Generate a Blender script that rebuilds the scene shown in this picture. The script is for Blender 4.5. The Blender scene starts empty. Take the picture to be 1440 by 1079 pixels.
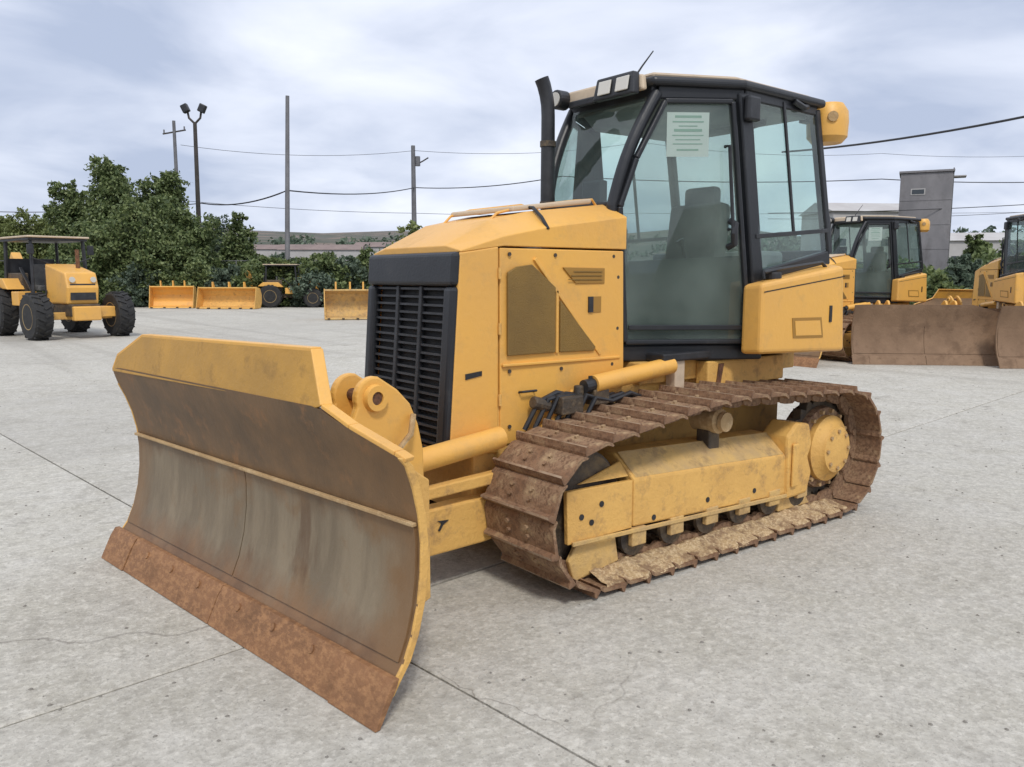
import bpy, math, random
import numpy as np
from mathutils import Vector, Matrix
R0 = math.radians
rnd = random.Random(7)
S = bpy.context.scene
COL = S.collection

# ------------------------------------------------------------------ camera
PITCH = math.atan(149.5/1150.0)
CAM = Vector((3.952, 3.879, 1.6))
HEAD = R0(231.73)
FW = Vector((math.cos(HEAD), math.sin(HEAD), 0)); RT = Vector((math.sin(HEAD), -math.cos(HEAD), 0))
D = (FW*math.cos(PITCH) - Vector((0, 0, 1))*math.sin(PITCH)).normalized()
UP = RT.cross(D)
cam = bpy.data.cameras.new('camera'); co = bpy.data.objects.new('camera', cam); COL.objects.link(co)
cam.lens = 28.75; cam.sensor_width = 36; cam.clip_start = 0.05; cam.clip_end = 6000
m = Matrix((RT, UP, -D)).transposed().to_4x4(); m.translation = CAM
co.matrix_world = m
S.camera = co

# ------------------------------------------------------------------ world: overcast sky
SUN_EL, SUN_AZ = R0(52), R0(62)      # direction towards the sun (azimuth measured from +X)
w = bpy.data.worlds.new("World"); S.world = w; w.use_nodes = True
nt = w.node_tree; nt.nodes.clear()
def wn(t, **k):
    n = nt.nodes.new(t)
    for a, b in k.items(): setattr(n, a, b)
    return n
L = nt.links.new
out = wn('ShaderNodeOutputWorld')
sky = wn('ShaderNodeTexSky', sky_type='NISHITA', sun_disc=False, sun_elevation=SUN_EL, sun_rotation=math.pi/2-SUN_AZ, dust_density=2.0)
bg1 = wn('ShaderNodeBackground'); bg1.inputs[1].default_value = 0.08; L(sky.outputs[0], bg1.inputs[0])
tc = wn('ShaderNodeTexCoord')
sp = wn('ShaderNodeSeparateXYZ'); L(tc.outputs['Generated'], sp.inputs[0])
# clouds laid on a flat deck: divide by height so they flatten towards the horizon
mz = wn('ShaderNodeMath', operation='ABSOLUTE'); L(sp.outputs[2], mz.inputs[0])
az = wn('ShaderNodeMath', operation='ADD'); L(mz.outputs[0], az.inputs[0]); az.inputs[1].default_value = 0.22
dx = wn('ShaderNodeMath', operation='DIVIDE'); L(sp.outputs[0], dx.inputs[0]); L(az.outputs[0], dx.inputs[1])
dy = wn('ShaderNodeMath', operation='DIVIDE'); L(sp.outputs[1], dy.inputs[0]); L(az.outputs[0], dy.inputs[1])
cb = wn('ShaderNodeCombineXYZ'); L(dx.outputs[0], cb.inputs[0]); L(dy.outputs[0], cb.inputs[1])
n1 = wn('ShaderNodeTexNoise'); n1.inputs['Scale'].default_value = 1.45; n1.inputs['Detail'].default_value = 6; n1.inputs['Roughness'].default_value = .5; n1.inputs['Distortion'].default_value = .35
L(cb.outputs[0], n1.inputs['Vector'])
n2 = wn('ShaderNodeTexNoise'); n2.inputs['Scale'].default_value = .55; n2.inputs['Detail'].default_value = 2
L(cb.outputs[0], n2.inputs['Vector'])
ad = wn('ShaderNodeMath', operation='ADD'); L(n1.outputs[0], ad.inputs[0]); L(n2.outputs[0], ad.inputs[1])
hf = wn('ShaderNodeMath', operation='MULTIPLY'); L(ad.outputs[0], hf.inputs[0]); hf.inputs[1].default_value = .5
cr = wn('ShaderNodeValToRGB'); L(hf.outputs[0], cr.inputs[0])
e = cr.color_ramp.elements
e[0].position = .395; e[0].color = (.40, .46, .60, 1); e[1].position = .60; e[1].color = (.83, .86, .93, 1)
k = e.new(.5); k.color = (.64, .685, .80, 1)
bg2 = wn('ShaderNodeBackground'); bg2.inputs[1].default_value = 1.0; L(cr.outputs[0], bg2.inputs[0])
mx = wn('ShaderNodeMixShader'); mx.inputs[0].default_value = .93; L(bg1.outputs[0], mx.inputs[1]); L(bg2.outputs[0], mx.inputs[2])
L(mx.outputs[0], out.inputs[0])
sl = bpy.data.lights.new('sun', 'SUN'); sl.energy = 1.5; sl.angle = R0(10); sl.color = (1, .95, .87)
so = bpy.data.objects.new('sun', sl); COL.objects.link(so)
sd = Vector((math.cos(SUN_EL)*math.cos(SUN_AZ), math.cos(SUN_EL)*math.sin(SUN_AZ), math.sin(SUN_EL)))
so.rotation_euler = sd.to_track_quat('Z', 'Y').to_euler()
S.cycles.transparent_max_bounces = 32
S.view_settings.view_transform = 'Standard'; S.view_settings.look = 'None'
S.view_settings.exposure = 0.37; S.view_settings.gamma = 1.0
try: S.view_settings.use_curve_mapping = False
except Exception: pass

# ------------------------------------------------------------------ materials
def mat(name, base, rough=.6, metal=0, var=None, vscale=3, dirt=None, dscale=4, dlo=.5, dhi=.65, bump=0, bscale=60, damt=1.0, fine=None, stretch=None, island=0.0):
    """painted or raw surface: base colour, broad tone variation, patchy dirt, fine bump"""
    M = bpy.data.materials.new(name); M.use_nodes = True
    t = M.node_tree; N = t.nodes; l = t.links.new
    b = N['Principled BSDF']; b.inputs['Roughness'].default_value = rough; b.inputs['Metallic'].default_value = metal
    c = N.new('ShaderNodeTexCoord'); vec = c.outputs['Object']
    if stretch:
        mp = N.new('ShaderNodeMapping'); mp.inputs['Scale'].default_value = stretch; l(vec, mp.inputs[0]); vec = mp.outputs[0]
    def noise(s, d=6, r=.6):
        n = N.new('ShaderNodeTexNoise'); n.inputs['Scale'].default_value = s; n.inputs['Detail'].default_value = d; n.inputs['Roughness'].default_value = r
        l(vec, n.inputs['Vector']); return n.outputs[0]
    def ramp(o, a, z):
        r = N.new('ShaderNodeMapRange'); r.inputs[1].default_value = a; r.inputs[2].default_value = z; l(o, r.inputs[0]); return r.outputs[0]
    def mix(f, a, bb):
        x = N.new('ShaderNodeMix'); x.data_type = 'RGBA'
        if isinstance(f, float): x.inputs[0].default_value = f
        else: l(f, x.inputs[0])
        for i, v in ((6, a), (7, bb)):
            if isinstance(v, tuple): x.inputs[i].default_value = (*v, 1)
            else: l(v, x.inputs[i])
        return x.outputs[2]
    col = tuple(base)
    if var: col = mix(ramp(noise(vscale), .35, .65), col, tuple(var))
    if fine: col = mix(ramp(noise(fine[1], 3, .7), .45, .6), col, tuple(fine[0]))
    if dirt:
        f = ramp(noise(dscale, 8, .68), dlo, dhi)
        mm = N.new('ShaderNodeMath'); mm.operation = 'MULTIPLY'; l(f, mm.inputs[0]); mm.inputs[1].default_value = damt
        col = mix(mm.outputs[0], col, tuple(dirt))
        rr = N.new('ShaderNodeMapRange'); rr.inputs[3].default_value = rough; rr.inputs[4].default_value = min(1, rough+.35); l(mm.outputs[0], rr.inputs[0]); l(rr.outputs[0], b.inputs['Roughness'])
    if isinstance(col, tuple): b.inputs['Base Color'].default_value = (*col, 1)
    else: l(col, b.inputs['Base Color'])
    if bump:
        bn = N.new('ShaderNodeBump'); bn.inputs['Strength'].default_value = bump; bn.inputs['Distance'].default_value = .01
        l(noise(bscale, 5, .65), bn.inputs['Height']); l(bn.outputs[0], b.inputs['Normal'])
    M['_n'] = 1
    return M
YEL = (.83, .45, .092)
M = {}
M['paint'] = mat('yellow_paint', YEL, .42, 0, (.74, .405, .105), 1.3, (.44, .28, .12), 5, .53, .78, .25, 26, .55)
M['paint_dirty'] = mat('dusty_yellow_paint', (.77, .455, .125), .6, 0, (.66, .38, .105), 3, (.38, .225, .095), 9, .52, .70, .7, 30, .85)
M['visor'] = mat('worn_visor_paint', (.54, .29, .05), .5, 0, (.42, .23, .045), 3, (.20, .12, .05), 7, .55, .72, .3, 30, .6)
M['screen'] = mat('perforated_screen', (.26, .155, .035), .6, 0, (.20, .12, .03), 3, None, bump=.6, bscale=160)
M['black'] = mat('black_coated_steel', (.014, .015, .018), .45, 0, (.035, .037, .042), 5, (.10, .09, .075), 9, .6, .8, .2, 60, .35)
M['slate'] = mat('dark_slate_paint', (.014, .016, .020), .40, 0, (.021, .023, .027), 3, (.10, .10, .095), 6, .58, .8, .15, 60, .4)
M['door_reflection'] = mat('door_reflection_panel', (.018, .026, .027), .35, 0, (.028, .036, .036), 3, (.12, .12, .11), 5, .5, .8, .1, 60, .4)  # dark tone of the ground mirrored low in the door glass
M['rubber'] = mat('rubber', (.018, .018, .019), .8, 0, (.03, .03, .03), 6, (.09, .08, .06), 8, .55, .7, .3, 60, .5)
M['shoe'] = mat('rusty_track_steel', (.23, .125, .068), .75, .1, (.33, .215, .13), 5, (.50, .36, .21), 8, .52, .66, .7, 38, .85, fine=((.17, .095, .055), 34))
M['tan_rust'] = mat('tan_rusty_steel', (.20, .125, .075), .8, .05, (.28, .18, .11), 2, (.13, .08, .05), 3, .5, .65, .8, 30, .6)
M['worn'] = mat('scuffed_grouser_edge', (.42, .33, .24), .5, .3, (.30, .2, .13), 14, (.22, .12, .07), 20, .5, .65)
M['rust'] = mat('rust_steel', (.20, .085, .038), .75, .1, (.12, .06, .035), 5, (.30, .16, .075), 9, .5, .65, .8, 45, .7, fine=((.09, .045, .028), 55))
M['edge'] = mat('orange_rust_edge', (.30, .145, .064), .7, .1, (.225, .112, .052), 2.2, (.17, .088, .045), 5, .5, .72, .7, 40, .75, fine=((.37, .19, .085), 26), stretch=(1, 1, 1.6))
M['greasy'] = mat('greasy_iron', (.06, .052, .045), .6, .3, (.12, .09, .06), 8, (.28, .2, .11), 10, .5, .65, .8, 40, .6)
M['dust'] = mat('caked_dust', (.50, .34, .17), .9, 0, (.36, .23, .11), 6, (.62, .46, .26), 12, .5, .62, 1, 30, .7)
M['cake'] = mat('caked_mud', (.50, .35, .18), .92, 0, (.33, .215, .12), 9, (.24, .15, .085), 13, .5, .6, 1, 45, .8, fine=((.62, .47, .28), 60))
M['dusted'] = mat('dust_covered_paint', (.66, .43, .15), .75, 0, (.50, .34, .16), 6, (.34, .225, .11), 9, .5, .64, .8, 35, .75)
M['chrome'] = mat('chromed_rod', (.6, .6, .6), .2, 1)
M['cream'] = mat('faded_cream_roof', (.62, .50, .36), .6, 0, (.55, .44, .32), 4, (.35, .28, .2), 6, .55, .75, .2, 30, .5)
M['lens'] = mat('lamp_lens', (.62, .60, .54), .12, 0)
M['red'] = mat('red_lens', (.35, .02, .02), .25, 0)
M['paper'] = mat('white_notice_paper', (.72, .76, .72), .8, 0)
M['print'] = mat('printed_green_grey', (.30, .45, .36), .8, 0)
M['seat'] = mat('seat_fabric', (.11, .112, .112), .8, 0, (.17, .17, .165), 6)
M['pale'] = mat('interior_pale_plastic', (.22, .24, .24), .7, 0, (.3, .31, .31), 5)
M['decal'] = mat('gold_brown_decal', (.36, .19, .035), .55, 0)
M['white'] = mat('white_decal', (.7, .7, .68), .5, 0)
M['concrete_old'] = mat('weathered_concrete_tower', (.27, .26, .27), .9, 0, (.19, .185, .195), .55, (.12, .11, .11), .9, .5, .7, .4, 6, .6, stretch=(1, 1, .5))
M['wall'] = mat('pale_wall', (.50, .49, .48), .9, 0, (.42, .40, .39), .3)
M['roof_red'] = mat('weathered_roof', (.26, .20, .18), .9, 0, (.2, .15, .14), .3)
M['glass_dark'] = mat('dark_window', (.05, .06, .07), .15, 0)
M['pole_grey'] = mat('galvanised_pole', (.22, .22, .23), .6, .4, (.16, .16, .17), 2)
M['pole_dark'] = mat('dark_wood_pole', (.075, .065, .06), .85, 0, (.05, .045, .04), 3)
M['wire'] = mat('black_wire', (.03, .03, .034), .6)
M['bark'] = mat('bark', (.085, .065, .05), .95, 0, (.05, .04, .03), 4, bump=.8, bscale=20)
M['rim'] = mat('dusty_rim', (.42, .30, .12), .6, 0, (.3, .2, .09), 5)
M['dirt'] = mat('joint_dirt', (.075, .065, .052), .95, 0, (.13, .115, .09), 3)
M['pebble'] = mat('pebble', (.22, .205, .18), .95)
M['soil'] = mat('dry_grass_ground', (.12, .11, .06), .95, 0, (.07, .085, .035), .12, (.2, .17, .11), .3, .5, .65, .5, 2, .8)
M['hill'] = mat('hillside', (.13, .115, .10), .95, 0, (.055, .07, .045), .022, (.22, .16, .13), .05, .5, .6, 0, 1, .8)
def leafmat(name, a, b, c):
    Mt = bpy.data.materials.new(name); Mt.use_nodes = True; t = Mt.node_tree; N = t.nodes; l = t.links.new
    p = N['Principled BSDF']; p.inputs['Roughness'].default_value = .6
    g = N.new('ShaderNodeNewGeometry'); r = N.new('ShaderNodeValToRGB'); l(g.outputs['Random Per Island'], r.inputs[0])
    e = r.color_ramp.elements; e[0].color = (*a, 1); e[1].color = (*c, 1); k = e.new(.5); k.color = (*b, 1)
    l(r.outputs[0], p.inputs['Base Color'])
    tr = N.new('ShaderNodeBsdfTranslucent'); l(r.outputs[0], tr.inputs[0]); ms = N.new('ShaderNodeMixShader'); ms.inputs[0].default_value = .25
    l(p.outputs[0], ms.inputs[1]); l(tr.outputs[0], ms.inputs[2]); l(ms.outputs[0], N['Material Output'].inputs[0]); return Mt
M['leaf'] = leafmat('dark_green_leaves', (.055, .088, .03), (.13, .175, .06), (.26, .31, .13))
M['leaf_olive'] = leafmat('olive_leaves', (.12, .15, .045), (.18, .22, .07), (.27, .30, .11))
M['leaf_blue'] = leafmat('grey_green_leaves', (.06, .09, .06), (.10, .14, .095), (.17, .22, .15))
def glassmat(name, tint, dirty):
    G = bpy.data.materials.new(name); G.use_nodes = True; t = G.node_tree; N = t.nodes; l = t.links.new
    N.remove(N['Principled BSDF']); tr = N.new('ShaderNodeBsdfTransparent'); tr.inputs[0].default_value = (*tint, 1)
    gl = N.new('ShaderNodeBsdfGlossy'); gl.inputs['Roughness'].default_value = .03; gl.inputs[0].default_value = (.9, .95, .95, 1)
    fr = N.new('ShaderNodeFresnel'); fr.inputs[0].default_value = 1.58
    gm = N.new('ShaderNodeNewGeometry'); iv = N.new('ShaderNodeMath'); iv.operation = 'SUBTRACT'; iv.inputs[0].default_value = 1; l(gm.outputs['Backfacing'], iv.inputs[1])
    fm = N.new('ShaderNodeMath'); fm.operation = 'MULTIPLY'; l(fr.outputs[0], fm.inputs[0]); l(iv.outputs[0], fm.inputs[1])
    m1 = N.new('ShaderNodeMixShader'); l(fm.outputs[0], m1.inputs[0]); l(tr.outputs[0], m1.inputs[1]); l(gl.outputs[0], m1.inputs[2])
    df = N.new('ShaderNodeBsdfDiffuse'); df.inputs[0].default_value = (.42, .50, .46, 1)
    nz = N.new('ShaderNodeTexNoise'); nz.inputs['Scale'].default_value = 2.2; nz.inputs['Detail'].default_value = 4
    c = N.new('ShaderNodeTexCoord'); l(c.outputs['Object'], nz.inputs['Vector'])
    mr = N.new('ShaderNodeMapRange'); mr.inputs[1].default_value = .35; mr.inputs[2].default_value = .75; mr.inputs[3].default_value = dirty*.4; mr.inputs[4].default_value = dirty*1.5; l(nz.outputs[0], mr.inputs[0])
    m2 = N.new('ShaderNodeMixShader'); l(mr.outputs[0], m2.inputs[0]); l(m1.outputs[0], m2.inputs[1]); l(df.outputs[0], m2.inputs[2])
    l(m2.outputs[0], N['Material Output'].inputs[0]); return G
M['glass'] = glassmat('tinted_cab_glass', (.86, .93, .91), .05)
M['glass_door'] = glassmat('smoky_door_glass', (.76, .82, .80), .13)

def concrete():
    Mt = bpy.data.materials.new('yard_concrete'); Mt.use_nodes = True; t = Mt.node_tree; N = t.nodes; l = t.links.new
    b = N['Principled BSDF']; b.inputs['Roughness'].default_value = .88
    g = N.new('ShaderNodeNewGeometry'); pos = g.outputs['Position']
    def noise(s, d=4, r=.6, dist=0):
        n = N.new('ShaderNodeTexNoise'); n.inputs['Scale'].default_value = s; n.inputs['Detail'].default_value = d; n.inputs['Roughness'].default_value = r; n.inputs['Distortion'].default_value = dist
        l(pos, n.inputs['Vector']); return n.outputs[0]
    def rng(o, a, z, c=0, d=1):
        r = N.new('ShaderNodeMapRange'); r.inputs[1].default_value = a; r.inputs[2].default_value = z; r.inputs[3].default_value = c; r.inputs[4].default_value = d; l(o, r.inputs[0]); return r.outputs[0]
    def mix(f, a, bb, mode='MIX'):
        x = N.new('ShaderNodeMix'); x.data_type = 'RGBA'; x.blend_type = mode
        if isinstance(f, float): x.inputs[0].default_value = f
        else: l(f, x.inputs[0])
        for i, v in ((6, a), (7, bb)):
            if isinstance(v, tuple): x.inputs[i].default_value = (*v, 1)
            else: l(v, x.inputs[i])
        return x.outputs[2]
    c = mix(rng(noise(.35, 3), .35, .65), (.44, .416, .352), (.54, .515, .44))
    c = mix(rng(noise(2.2, 6, .7), .38, .68), c, (.60, .578, .52))
    c = mix(rng(noise(.9, 7, .72, .6), .56, .72, 0, .5), c, (.24, .215, .18))
    v = N.new('ShaderNodeTexVoronoi'); v.inputs['Scale'].default_value = 42; l(pos, v.inputs['Vector'])
    sep = N.new('ShaderNodeSeparateColor'); l(v.outputs['Color'], sep.inputs[0])
    c = mix(rng(sep.outputs[0], .0, 1, 0, .34), c, (.25, .23, .195))
    c = mix(rng(noise(24, 4, .8), .50, .66, 0, .6), c, (.74, .71, .635))
    c = mix(rng(noise(60, 3, .8), .56, .66, 0, .5), c, (.15, .135, .12))
    c = mix(rng(noise(9, 5, .75), .50, .66, 0, .45), c, (.25, .232, .195))
    c = mix(rng(noise(13, 5, .8, .4), .54, .66, 0, .5), c, (.72, .69, .61))
    # oil and rust spots
    c = mix(rng(noise(1.7, 5, .62, .3), .66, .72, 0, .55), c, (.17, .145, .12))
    oi = N.new('ShaderNodeObjectInfo'); c = mix(rng(oi.outputs['Random'], 0, 1, 0, .28), c, (.30, .285, .26))
    # faint tyre tracks crossing the yard
    mp = N.new('ShaderNodeMapping'); mp.inputs['Rotation'].default_value = (0, 0, R0(24)); mp.inputs['Scale'].default_value = (.55, .018, 1); l(pos, mp.inputs[0])
    tn = N.new('ShaderNodeTexNoise'); tn.inputs['Scale'].default_value = 2.2; tn.inputs['Detail'].default_value = 4; l(mp.outputs[0], tn.inputs['Vector'])
    c = mix(rng(tn.outputs[0], .56, .64, 0, .22), c, (.22, .20, .17))
    # hairline cracks
    nd = N.new('ShaderNodeTexNoise'); nd.inputs['Scale'].default_value = 1.3; nd.inputs['Detail'].default_value = 5; l(pos, nd.inputs['Vector'])
    vm = N.new('ShaderNodeVectorMath'); vm.operation = 'MULTIPLY_ADD'; l(nd.outputs['Color'], vm.inputs[0]); vm.inputs[1].default_value = (.9, .9, 0); l(pos, vm.inputs[2])
    v2 = N.new('ShaderNodeTexVoronoi'); v2.feature = 'DISTANCE_TO_EDGE'; v2.inputs['Scale'].default_value = .33; l(vm.outputs[0], v2.inputs['Vector'])
    ck = rng(v2.outputs['Distance'], .0, .0022, 1, 0)
    mk = N.new('ShaderNodeMath'); mk.operation = 'MULTIPLY'; l(ck, mk.inputs[0]); l(rng(noise(.5, 2), .48, .6, 0, .55), mk.inputs[1])
    c = mix(mk.outputs[0], c, (.12, .10, .085))
    l(c, b.inputs['Base Color'])
    bn = N.new('ShaderNodeBump'); bn.inputs['Strength'].default_value = .55; bn.inputs['Distance'].default_value = .006
    ad = N.new('ShaderNodeMath'); ad.operation = 'ADD'; l(noise(70, 4, .8), ad.inputs[0]); l(v.outputs['Distance'], ad.inputs[1]); l(ad.outputs[0], bn.inputs['Height']); l(bn.outputs[0], b.inputs['Normal'])
    return Mt
M['concrete'] = concrete()

def blademat():
    """worn blade face: rusty brown top, grey scoured steel lower down with vertical streaks, rust at the foot"""
    Mt = bpy.data.materials.new('scoured_blade_steel'); Mt.use_nodes = True; t = Mt.node_tree; N = t.nodes; l = t.links.new
    b = N['Principled BSDF']; b.inputs['Roughness'].default_value = .55; b.inputs['Metallic'].default_value = .08
    c = N.new('ShaderNodeTexCoord'); o = c.outputs['Object']; sx = N.new('ShaderNodeSeparateXYZ'); l(o, sx.inputs[0])
    def noise(s, st, d=5, r=.6):
        mp = N.new('ShaderNodeMapping'); mp.inputs['Scale'].default_value = st; l(o, mp.inputs[0])
        n = N.new('ShaderNodeTexNoise'); n.inputs['Scale'].default_value = s; n.inputs['Detail'].default_value = d; n.inputs['Roughness'].default_value = r; l(mp.outputs[0], n.inputs['Vector']); return n.outputs[0]
    def rng(o_, a, z, c_=0, d_=1):
        r = N.new('ShaderNodeMapRange'); r.inputs[1].default_value = a; r.inputs[2].default_value = z; r.inputs[3].default_value = c_; r.inputs[4].default_value = d_; l(o_, r.inputs[0]); return r.outputs[0]
    def mix(f, a, bb):
        x = N.new('ShaderNodeMix'); x.data_type = 'RGBA'; l(f, x.inputs[0])
        for i, v in ((6, a), (7, bb)):
            if isinstance(v, tuple): x.inputs[i].default_value = (*v, 1)
            else: l(v, x.inputs[i])
        return x.outputs[2]
    def math_(op, a, bb):
        x = N.new('ShaderNodeMath'); x.operation = op
        for i, v in enumerate((a, bb)):
            if isinstance(v, (int, float)): x.inputs[i].default_value = v
            else: l(v, x.inputs[i])
        return x.outputs[0]
    streak = noise(7, (1, 1, .14)); blot = noise(3.2, (1, 1, 1), 7, .65)
    steel = mix(rng(streak, .4, .62), (.18, .138, .088), (.255, .20, .13))
    steel = mix(rng(blot, .54, .68, 0, .7), steel, (.20, .115, .05))
    steel = mix(rng(noise(5, (1, 1, .12), 6), .57, .66, 0, .75), steel, (.12, .068, .035))
    brown = mix(rng(blot, .38, .62), (.135, .085, .045), (.205, .12, .056))
    brown = mix(rng(noise(6, (1, 1, .7), 7, .7), .56, .68, 0, .8), brown, (.30, .15, .06))
    zz = math_('ADD', sx.outputs[2], math_('MULTIPLY', math_('SUBTRACT', noise(4, (1, 1, .5), 6, .7), .5), .30))
    c1 = mix(rng(zz, .60, .70), steel, brown)                 # brown above the wear plates
    rustlow = mix(rng(blot, .4, .6), (.16, .085, .04), (.24, .13, .06))
    c2 = mix(rng(zz, .17, .33), rustlow, c1)
    # rusty margins near both ends
    ay = math_('ABSOLUTE', sx.outputs[1], 0)
    ye = math_('ADD', ay, math_('MULTIPLY', math_('SUBTRACT', blot, .5), .35))
    c3 = mix(rng(ye, 1.02, 1.22, 0, .75), c2, (.21, .115, .048))
    l(c3, b.inputs['Base Color'])
    bn = N.new('ShaderNodeBump'); bn.inputs['Strength'].default_value = .5; bn.inputs['Distance'].default_value = .006; l(noise(24, (1, 1, .5), 6, .7), bn.inputs['Height']); l(bn.outputs[0], b.inputs['Normal'])
    return Mt
M['blade'] = blademat()

# ------------------------------------------------------------------ mesh helpers
class MB:
    def __init__(s): s.v = []; s.f = []
    def add(s, vs, fs):
        k = len(s.v); s.v += [tuple(p) for p in vs]; s.f += [tuple(i+k for i in q) for q in fs]; return s
    def box(s, c, d, rot=None):
        x, y, z = d[0]/2, d[1]/2, d[2]/2
        ps = [Vector((i*x, j*y, k*z)) for i in (-1, 1) for j in (-1, 1) for k in (-1, 1)]
        if rot is not None: ps = [rot @ p for p in ps]
        c = Vector(c)
        return s.add([p+c for p in ps], [(0, 1, 3, 2), (4, 6, 7, 5), (0, 4, 5, 1), (2, 3, 7, 6), (0, 2, 6, 4), (1, 5, 7, 3)])
    def span(s, a, b): # box by two corners
        return s.box([(a[i]+b[i])/2 for i in range(3)], [abs(b[i]-a[i]) for i in range(3)])
    def prism(s, pts, ext):
        n = len(pts); ext = Vector(ext); a = [Vector(p) for p in pts]
        nn = Vector((0, 0, 0))
        for i in range(n): nn += a[i].cross(a[(i+1) % n])
        if nn.dot(ext) > 0: a = a[::-1]
        return s.add(a+[p+ext for p in a], [tuple(range(n)), tuple(range(2*n-1, n-1, -1))]+[((i+1) % n, i, n+i, n+(i+1) % n) for i in range(n)])
    def bar(s, a, b, w, h, up=(0, 0, 1)):
        a = Vector(a); b = Vector(b); d = (b-a); q = d.normalized(); u = Vector(up); r = q.cross(u)
        if r.length < 1e-3: u = Vector((1, 0, 0)); r = q.cross(u)
        r.normalize(); u = r.cross(q)
        rot = Matrix((q, r, u)).transposed()
        return s.box((a+b)/2, (d.length, w, h), rot)
    def cyl(s, a, b, r0, r1=None, n=16, caps=True):
        a = Vector(a); b = Vector(b); r1 = r0 if r1 is None else r1; q = (b-a).normalized()
        u = Vector((0, 0, 1)) if abs(q.z) < .9 else Vector((1, 0, 0)); r = q.cross(u).normalized(); u = r.cross(q)
        vs = []
        for P, rr in ((a, r0), (b, r1)):
            for i in range(n): t = 2*math.pi*i/n; vs.append(P+r*math.cos(t)*rr+u*math.sin(t)*rr)
        fs = [(i, n+i, n+(i+1) % n, (i+1) % n) for i in range(n)]
        if caps: fs += [tuple(range(n)), tuple(range(2*n-1, n-1, -1))]
        return s.add(vs, fs)
    def tube(s, pts, r, n=8):
        pts = [Vector(p) for p in pts]; vs = []; fs = []; tot = (pts[-1]-pts[0]).normalized(); ref = Vector((0, 0, 1)) if abs(tot.z) < .8 else Vector((1, 0, 0))
        for i, P in enumerate(pts):
            q = (pts[min(i+1, len(pts)-1)]-pts[max(i-1, 0)]).normalized()
            u = ref if abs(q.dot(ref)) < .97 else Vector((0, 1, 0)); rr = q.cross(u).normalized(); u = rr.cross(q)
            rad = r[i] if isinstance(r, (list, tuple)) else r
            for j in range(n): t = 2*math.pi*j/n; vs.append(P+rr*math.cos(t)*rad+u*math.sin(t)*rad)
        for i in range(len(pts)-1):
            for j in range(n): fs.append((i*n+j, (i+1)*n+j, (i+1)*n+(j+1) % n, i*n+(j+1) % n))
        fs.append(tuple(range(n))); fs.append(tuple(len(vs)-1-j for j in range(n)))
        return s.add(vs, fs)
    def revolve(s, prof, axis_pt, axis='y', n=28, closed=False):  # prof: (r, a)
        vs = []; fs = []; P = Vector(axis_pt)
        for r, a in prof:
            for i in range(n):
                t = 2*math.pi*i/n
                if axis == 'y': vs.append(P+Vector((r*math.cos(t), a, r*math.sin(t))))
                else: vs.append(P+Vector((r*math.cos(t), r*math.sin(t), a)))
        K = len(prof)
        for k in range(K if closed else K-1):
            k2 = (k+1) % K
            for i in range(n): fs.append((k*n+i, k*n+(i+1) % n, k2*n+(i+1) % n, k2*n+i))
        if not closed: fs += [tuple(range(n)), tuple(range((K-1)*n, K*n))]
        return s.add(vs, fs)
    def build(s, name, m, parent=None, bevel=0, smooth=False, seg=2):
        assert not s.f or max(max(q) for q in s.f) < len(s.v), name
        me = bpy.data.meshes.new(name); me.from_pydata(s.v, [], s.f); me.update()
        import bmesh
        bm = bmesh.new(); bm.from_mesh(me); bmesh.ops.recalc_face_normals(bm, faces=bm.faces); bm.to_mesh(me); bm.free()
        me.materials.append(M[m] if isinstance(m, str) else m)
        o = bpy.data.objects.new(name, me); COL.objects.link(o)
        if parent is not None: o.parent = parent
        if smooth:
            me.shade_smooth()
            if len(me.polygons): 
                try: me.set_sharp_from_angle(angle=R0(38))
                except Exception: pass
        if bevel:
            bv = o.modifiers.new('bevel', 'BEVEL'); bv.width = bevel; bv.segments = seg; bv.limit_method = 'ANGLE'; bv.angle_limit = R0(35)
        return o
def tag(o, label=None, cat=None, group=None, kind=None):
    if label: o['label'] = label
    if cat: o['category'] = cat
    if group: o['group'] = group
    if kind: o['kind'] = kind
    return o
def empty(name, loc, rz=0, label=None, cat=None, group=None):
    o = bpy.data.objects.new(name, None); COL.objects.link(o); o.location = loc; o.rotation_euler = (0, 0, rz); o.empty_display_size = .3
    return tag(o, label, cat, group)
KIDS = {}
def copy_tree(o, parent=None):
    c = o.copy(); COL.objects.link(c)
    if parent is not None: c.parent = parent
    for ch in o.children: copy_tree(ch, c)
    return c
def inst(src, mtx, parent):
    c = src.copy(); COL.objects.link(c); c.parent = parent; c.matrix_basis = mtx; return c
def at(px, depth, z=0.0, py=None):   # ground point seen at picture column px (of 1440), depth metres ahead
    yy = 539.5-(py if py is not None else 389.5-(z-1.6)*1150/depth)
    k = (px-720)*depth/(1150*math.cos(PITCH)+yy*math.sin(PITCH))
    p = Vector((CAM.x, CAM.y, 0))+FW*depth+RT*k; p.z = z; return p

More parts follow.
